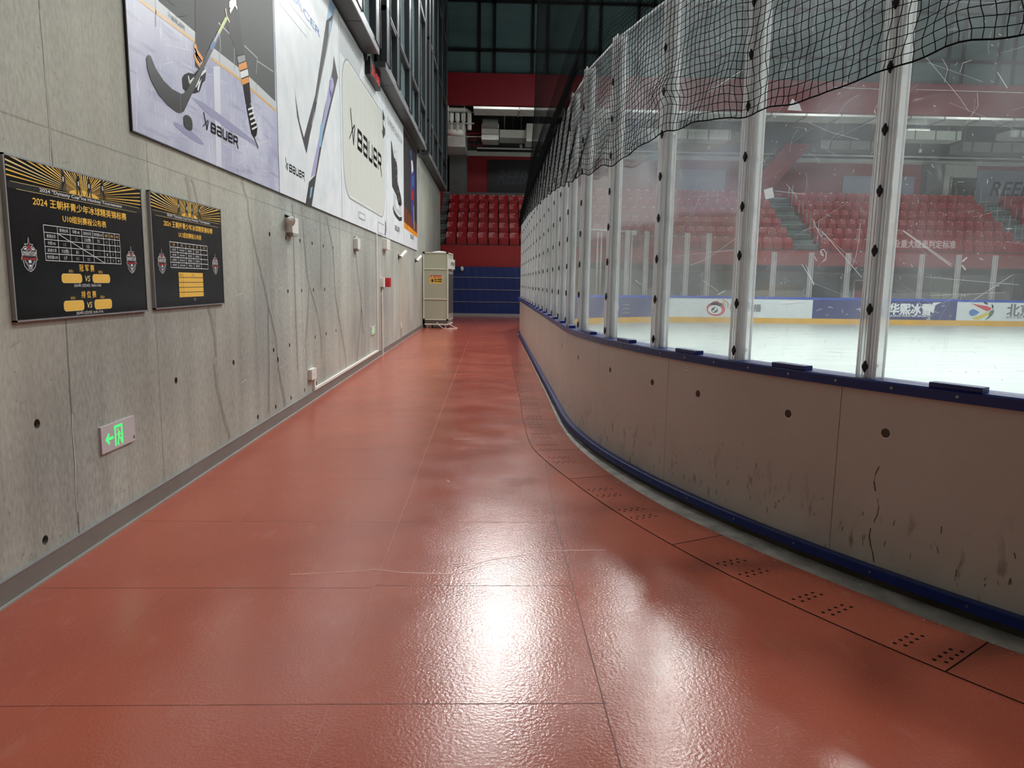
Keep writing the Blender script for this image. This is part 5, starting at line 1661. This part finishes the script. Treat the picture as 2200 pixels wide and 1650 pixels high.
for k, s in enumerate(low_s):
    if pl_ is None: o = pl_ = make_far_post(3.10)
    else: o = pl_.copy(); C.objects.link(o)
    x, y, nx, ny = path(s); o.location = (x - nx * .05, y - ny * .05, 1.13); o.rotation_euler = (0, 0, math.atan2(ny, nx) - PI / 2)
    tag(o, 'lower clear post on the far boards, %s from the left' % ORD[k], 'glass post', 'lower posts of the far glass')
for nm, lst, h in (('tall', tall_s, 3.82), ('lower', low_s, 3.08)):
    for k, (a, b_) in enumerate(zip(lst[:-1], lst[1:])):
        A3, B3 = Vector(pp(a + .11, -.05, 0)), Vector(pp(b_ - .11, -.05, 0))
        d = (B3 - A3); nn = Vector((-d.y, d.x, 0)).normalized() * .006
        q = MB(); q.add([A3 + nn + Vector((0, 0, 1.13)), B3 + nn + Vector((0, 0, 1.13)), B3 + nn + Vector((0, 0, h)), A3 + nn + Vector((0, 0, h)),
                         A3 - nn + Vector((0, 0, 1.13)), B3 - nn + Vector((0, 0, 1.13)), B3 - nn + Vector((0, 0, h)), A3 - nn + Vector((0, 0, h))],
                        [(0, 1, 2, 3), (7, 6, 5, 4), (0, 4, 5, 1), (1, 5, 6, 2), (2, 6, 7, 3), (3, 7, 4, 0)], 'clear pane')
        tag(q.build('acrylic_shield'), '%s clear shield on the far boards, %s from the left' % (nm, ORD[k]), 'glass shield', nm + ' shields of the far glass')

# ------------------------------------------------------------------ end of the walkway: blue padded curtain
e = empty('blue_curtain', (-.4, FY - .3, .1), 'blue padded curtain with three white seams closing the end of the walkway', 'curtain')
q = MB()
cx = np.linspace(-2.4, 2.2, 60); cz = np.linspace(.13, 2.30, 30)
q.grid([[(float(x), FY - .3 + .006 * math.sin(x * 2.3 + z) + .004 * math.sin(x * 17 + z * 3), float(z)) for x in cx] for z in cz], 'curtain blue')
q.build('cloth', e, smooth=True)
for z in (.67, 1.24, 1.81):
    q = MB(); q.box(-2.4, 2.2, FY - .33, FY - .31, z - .011, z + .011, 'light alu'); q.build('white_seam', e)
q = MB(); q.box(-2.4, 2.2, FY - .36, FY - .26, 0, .13, 'light alu'); q.build('bottom_bar', e)
q = MB(); q.box(-2.4, 2.2, FY - .1, FY - .05, 0, 2.29, 'dark roof'); struct(q.build('wall_end'))
e = empty('dome_camera', (-1.38, FY - .36, 2.15), 'small white dome camera on the top edge of the blue curtain', 'camera')
q = MB(); q.tube([(-1.38, FY - .3, 2.24), (-1.38, FY - .42, 2.24)], .06, 'white plastic', 12); q.build('mount', e)
q = MB(); q.tube([(-1.38, FY - .42, 2.24), (-1.38, FY - .42, 2.16), (-1.38, FY - .42, 2.11), (-1.38, FY - .42, 2.08)], [.075, .075, .055, .02], 'white plastic', 12); q.build('dome', e, smooth=True)

# ------------------------------------------------------------------ upper level: red beam, glazing
q = MB(); q.box(-2.35, XR, FY, FY + .3, 9.6, 10.98, 'red panel'); struct(q.build('trim_1'))
win = empty('window_4', (18, FY + .1, 10.98), None, None, kind='structure')
q = MB(); q.box(-2.4, XR, FY + .22, FY + .25, 10.98, 16, 'far glass'); q.build('pane', win)
q = MB()
VX = [-2.35, -.66, .03, 1.76, 2.45, 4.16, 4.85]
while VX[-1] < XR - 3: VX.append(VX[-1] + (1.72 if len(VX) % 2 else .69))
for x in VX: q.box(x - .06, x + .06, FY + .1, FY + .26, 10.98, 16, 'black')
for z in (12.0, 14.1): q.box(-2.4, XR, FY + .1, FY + .26, z - .05, z + .06, 'black')
q.build('window_frame', win)

# soffit, back wall, side wall of the stand
q = MB(); q.box(XL, XR, FY + .3, 42.4, 11.0, 11.2, 'dark roof'); struct(q.build('ceiling_stand'))
q = MB()
q.box(XL, XR, 42, 42.3, 5.9, 8.70, 'wall red'); q.box(XL, XR, 41.96, 42.3, 8.70, 8.98, 'white paint'); q.box(XL, XR, 42, 42.3, 8.98, 11.1, 'soffit')
struct(q.build('wall_back'))
q = MB(); q.box(XL - .2, XL, FY + .2, 42, 2.3, 9.3, 'wall red'); q.box(XL - .2, XL, FY + .2, 42, 9.3, 11, 'duct white'); struct(q.build('wall_stand_side'))
q = MB(); q.box(-2.4, -1.44, 40.9, 41.9, 5.9, 8.55, 'terrace grey'); q.box(-2.55, -1.44, 38.5, 41.9, 8.55, 9.7, 'duct white'); struct(q.build('column'))
q = MB(); q.box(24.9, 25.9, 41.4, 41.95, 5.9, 8.65, 'terrace grey'); q.box(25.9, 28.0, 41.7, 41.95, 5.9, 8.65, 'white paint'); struct(q.build('column'))
q = MB(); q.add([(13.6, 41.2, 6.1), (15.0, 41.2, 6.1), (17.6, 40.2, 9.4), (16.2, 40.2, 9.4), (13.6, 41.6, 6.1), (15.0, 41.6, 6.1), (17.6, 40.6, 9.4), (16.2, 40.6, 9.4)],
      [(0, 1, 2, 3), (7, 6, 5, 4), (0, 4, 5, 1), (1, 5, 6, 2), (2, 6, 7, 3), (3, 7, 4, 0)], 'wall red')
struct(q.build('beam'))
q = MB(); q.box(26.5, 27.95, 41.6, 41.7, 5.95, 7.95, 'dark sheet'); q.box(27.35, 27.5, 41.57, 41.6, 6.6, 7.2, 'black'); q.box(26.8, 27.2, 41.59, 41.6, 7.7, 7.74, 'white paint'); q.box(26.42, 26.5, 41.58, 41.7, 5.95, 8.0, 'grey wall')
struct(q.build('door_6'))
def wall_poster(x0, x1, z0, z1, m, label, txt=None, tm=None):
    e = empty('wall_poster', ((x0 + x1) / 2, 41.95, z0), label, 'poster')
    q = MB(); q.box(x0, x1, 41.95, 41.99, z0, z1, m); q.build('sheet', e)
    if txt:
        A_ = Art(lambda u, v, w_: (u, 41.95 - w_, v), .003, .005)
        A_.text(txt, (x0 + x1) / 2, z0 + (z1 - z0) * .42, (z1 - z0) * .34, tm, 0, wd=(x1 - x0) * .72, shear=.25, bold=.02)
        A_.build('lettering', e)
mat('poster ink', (44, 48, 58), .5)
wall_poster(-.30, 3.6, 6.2, 8.5, 'poster black', 'black poster with dim slanted capitals on the back wall, left', 'REEBOK', 'poster ink')
wall_poster(10.6, 13.4, 6.2, 8.2, 'poster grey', 'grey poster on the back wall left of the slanted red beam')
wall_poster(20.3, 24.5, 6.1, 8.0, 'poster grey', 'wide grey-blue poster on the back wall, right of the slanted red beam')
wall_poster(28.2, 34, 6.0, 8.45, 'poster grey', 'large grey-lilac poster on the back wall at the right edge', 'REEBOK', 'poster ink')

# ducts and pipes under the soffit
def thing_box(name, label, cat, boxes, group=None):
    e = empty(name, ((boxes[0][0] + boxes[0][1]) / 2, boxes[0][2], boxes[0][4]), label, cat, group)
    return e
e = thing_box('air_duct', 'long white air duct with dark flanges right behind the red beam', 'duct', [(-.97, XR, 36.4, 38, 10.0, 10.9)])
q = MB(); q.box(-.97, XR, 36.4, 37.8, 9.98, 10.9, 'duct white'); q.build('casing', e)
q = MB()
for x in [1.25, 3.0, 3.35] + [5 + 1.75 * k for k in range(20)]:
    for a_ in ((x, x + .05, 36.35, 36.4, 9.94, 10.9), (x, x + .05, 36.4, 37.8, 9.93, 9.98)): q.box(*a_, 'duct grey')
q.build('flange', e)
e = empty('air_duct', (.2, 38.6, 9.2), 'white duct elbow dropping below the long duct, left', 'duct')
q = MB(); q.box(-.6, .3, 38.6, 40.0, 8.95, 9.75, 'duct white'); q.tube([(-.55, 38.55, 9.75), (.25, 38.55, 9.75)], .22, 'duct grey', 14); q.build('casing', e)
q = MB(); q.box(-.62, .32, 38.58, 38.62, 9.2, 9.24, 'duct grey'); q.box(-.62, .32, 38.58, 38.62, 9.5, 9.54, 'duct grey'); q.build('flange', e)
e = empty('air_duct', (1.5, 39, 9.2), 'stepped grey duct right of the white elbow', 'duct')
q = MB(); q.box(.35, 1.75, 39, 40.5, 9.15, 9.55, 'duct white'); q.box(1.75, 4.2, 38.8, 40.5, 8.95, 9.85, 'duct white'); q.build('casing', e)
q = MB()
for x, z in ((.6, 9.55), (1.5, 9.55), (2.4, 9.85), (3.8, 9.85)): q.tube([(x, 39.6, z), (x, 39.6, 11)], .02, 'duct grey', 6)
q.build('hanger', e)
for k, (x0, x1, y0, z0, z1, lab) in enumerate(((7.5, 12.5, 38.6, 9.2, 9.7, 'first'), (17.6, 21, 39.2, 8.95, 9.4, 'second'), (20.5, 24.6, 38.2, 9.35, 9.8, 'third'), (25.5, 30, 39.4, 9.0, 9.5, 'fourth'), (27, 36, 37.9, 9.5, 9.85, 'fifth'))):
    e = empty('air_duct', ((x0 + x1) / 2, y0, z0), 'grey duct under the soffit seen through the rink glass, %s from the left' % lab, 'duct', 'grey ducts seen through the rink glass')
    q = MB(); q.box(x0, x1, y0, y0 + 1.1, z0, z1, 'duct grey' if k % 2 else 'duct white'); q.build('casing', e)
    q = MB()
    for x in np.arange(x0 + .5, x1, 1.1): q.box(float(x), float(x) + .04, y0 - .03, y0, z0 - .02, z1 + .02, 'dark alu')
    q.build('flange', e)
    q = MB()
    for x in (x0 + .4, x1 - .4): q.tube([(x, y0 + .5, z1), (x, y0 + .5, 11)], .02, 'duct grey', 6)
    q.build('hanger', e)
e = empty('pipe_header', (-1.9, 37.5, 9.3), 'cluster of white lagged pipes hanging left of the long duct', 'pipes')
q = MB(); q.tube([(-2.5, 37.5, 10.15), (-1.35, 37.5, 10.15), (-1.22, 37.5, 10.05), (-1.2, 37.5, 9.9), (-1.2, 37.5, 9.2)], .11, 'duct white', 12); q.build('header_pipe', e, smooth=True)
for x in (-2.1, -1.8, -1.5):
    q = MB(); q.tube([(x, 37.5, 9.9), (x, 37.5, 9.55), (x, 37.5, 9.5), (x, 37.5, 9.1)], [.085, .085, .06, .06], 'duct white', 12); q.tube([(x, 37.48, 9.98), (x, 37.48, 9.62)], .12, 'duct white', 12); q.build('branch_pipe', e, smooth=True)
q = MB(); q.box(-2.5, -.95, 37.3, 37.36, 9.45, 9.5, 'duct grey'); q.box(-2.5, -.95, 37.3, 37.36, 10.0, 10.04, 'duct grey')
for x in (-2.25, -1.45): q.tube([(x, 37.33, 9.45), (x, 37.33, 11)], .02, 'duct white', 6)
q.build('hanger_rail', e)
q = MB(); q.tube([(-2.45, 37.6, 9.1), (-1.5, 37.6, 9.05)], .16, 'duct white', 12); q.build('lower_pipe', e, smooth=True)
e = empty('red_pipes', (-1, 39.5, 9), 'cluster of dark red sprinkler pipes and valves between the pipes and the elbow', 'pipes')
for k, x in enumerate((-1.25, -1.05, -.85, -.68)):
    q = MB(); q.tube([(x, 39.5, 10), (x, 39.5, 9.3 - .05 * k), (x + .05, 39.4, 9.1), (x + .05, 39.4, 8.75)], .05, 'pipe red', 8)
    q.tube([(x + .05, 39.4, 9.0), (x + .05, 39.4, 8.85)], .085, 'black', 8); q.build('riser', e, smooth=True)
q = MB(); q.tube([(-1.6, 39.45, 9.35), (-.4, 39.45, 9.5)], .06, 'pipe red', 8); q.box(-1.5, -.5, 39.3, 39.35, 9.2, 9.25, 'duct white'); q.build('cross_pipe', e)
for k, (y, z, m_, r_, lab) in enumerate(((41.4, 9.02, 'duct white', .05, 'upper pale pipe running along the top of the back wall'), (41.6, 8.93, 'black', .06, 'lower black pipe running along the top of the back wall'))):
    q = MB(); q.tube([(-.9, y, z), (18, y, z), (36, y, z)], r_, m_, 8)
    tag(q.build('long_pipe'), lab, 'pipe')
for k, (x, z) in enumerate(((1.1, 9.5), (1.55, 8.95), (7, 9.0), (12, 9.1), (19.5, 9.2), (24, 9.15))):
    q = MB(); q.tube([(x, 40.8, z), (x, 40.8, z + .18)], .08, 'white plastic', 10); q.tube([(x, 40.8, z + .18), (x, 40.8, 11)], .015, 'duct grey', 6)
    tag(q.build('hanging_fitting'), 'small white fitting on a rod under the soffit, %s from the left' % ORD[k], 'fitting', 'small fittings under the soffit')

# lit fittings under the soffit: one square lamp and an added row behind the red beam to brighten the ducts
mat('lamp face', (235, 245, 235), .5, emit=1.5)
def soffit_lamp(name, x, y, z, hx, hy, en, label, grp=None):
    e = empty(name, (x, y, z), label, 'lamp', grp)
    q = MB(); q.box(x - hx, x + hx, y - hy, y + hy, z, z + .08, 'duct white'); q.tube([(x, y, z + .08), (x, y, 11)], .02, 'steel', 6); q.build('housing', e)
    q = MB(); q.box(x - hx + .05, x + hx - .05, y - hy + .05, y + hy - .05, z - .02, z, 'lamp face'); q.build('diffuser', e)
    l = bpy.data.lights.new('soffit_light', 'AREA'); l.shape = 'RECTANGLE'; l.size, l.size_y = 2 * hx, 2 * hy; l.energy = en
    lo = bpy.data.objects.new('soffit_light', l); lo.location = (x, y, z - .03); C.objects.link(lo)
    return lo
soffit_lamp('soffit_lamp', 22.6, 39.0, 9.92, .6, .3, 70, 'square lit lamp under the soffit, seen through the rink glass right of the first post')
for k, x in enumerate((.5, 8, 16, 24, 32)):
    soffit_lamp('fill_lamp', x, 35.0, 10.6, 1.2, .14, 55, 'added fill lamp out of sight behind the red beam of the far stand', 'added fill lamps behind the red beam').rotation_euler = (math.radians(72), 0, 0)
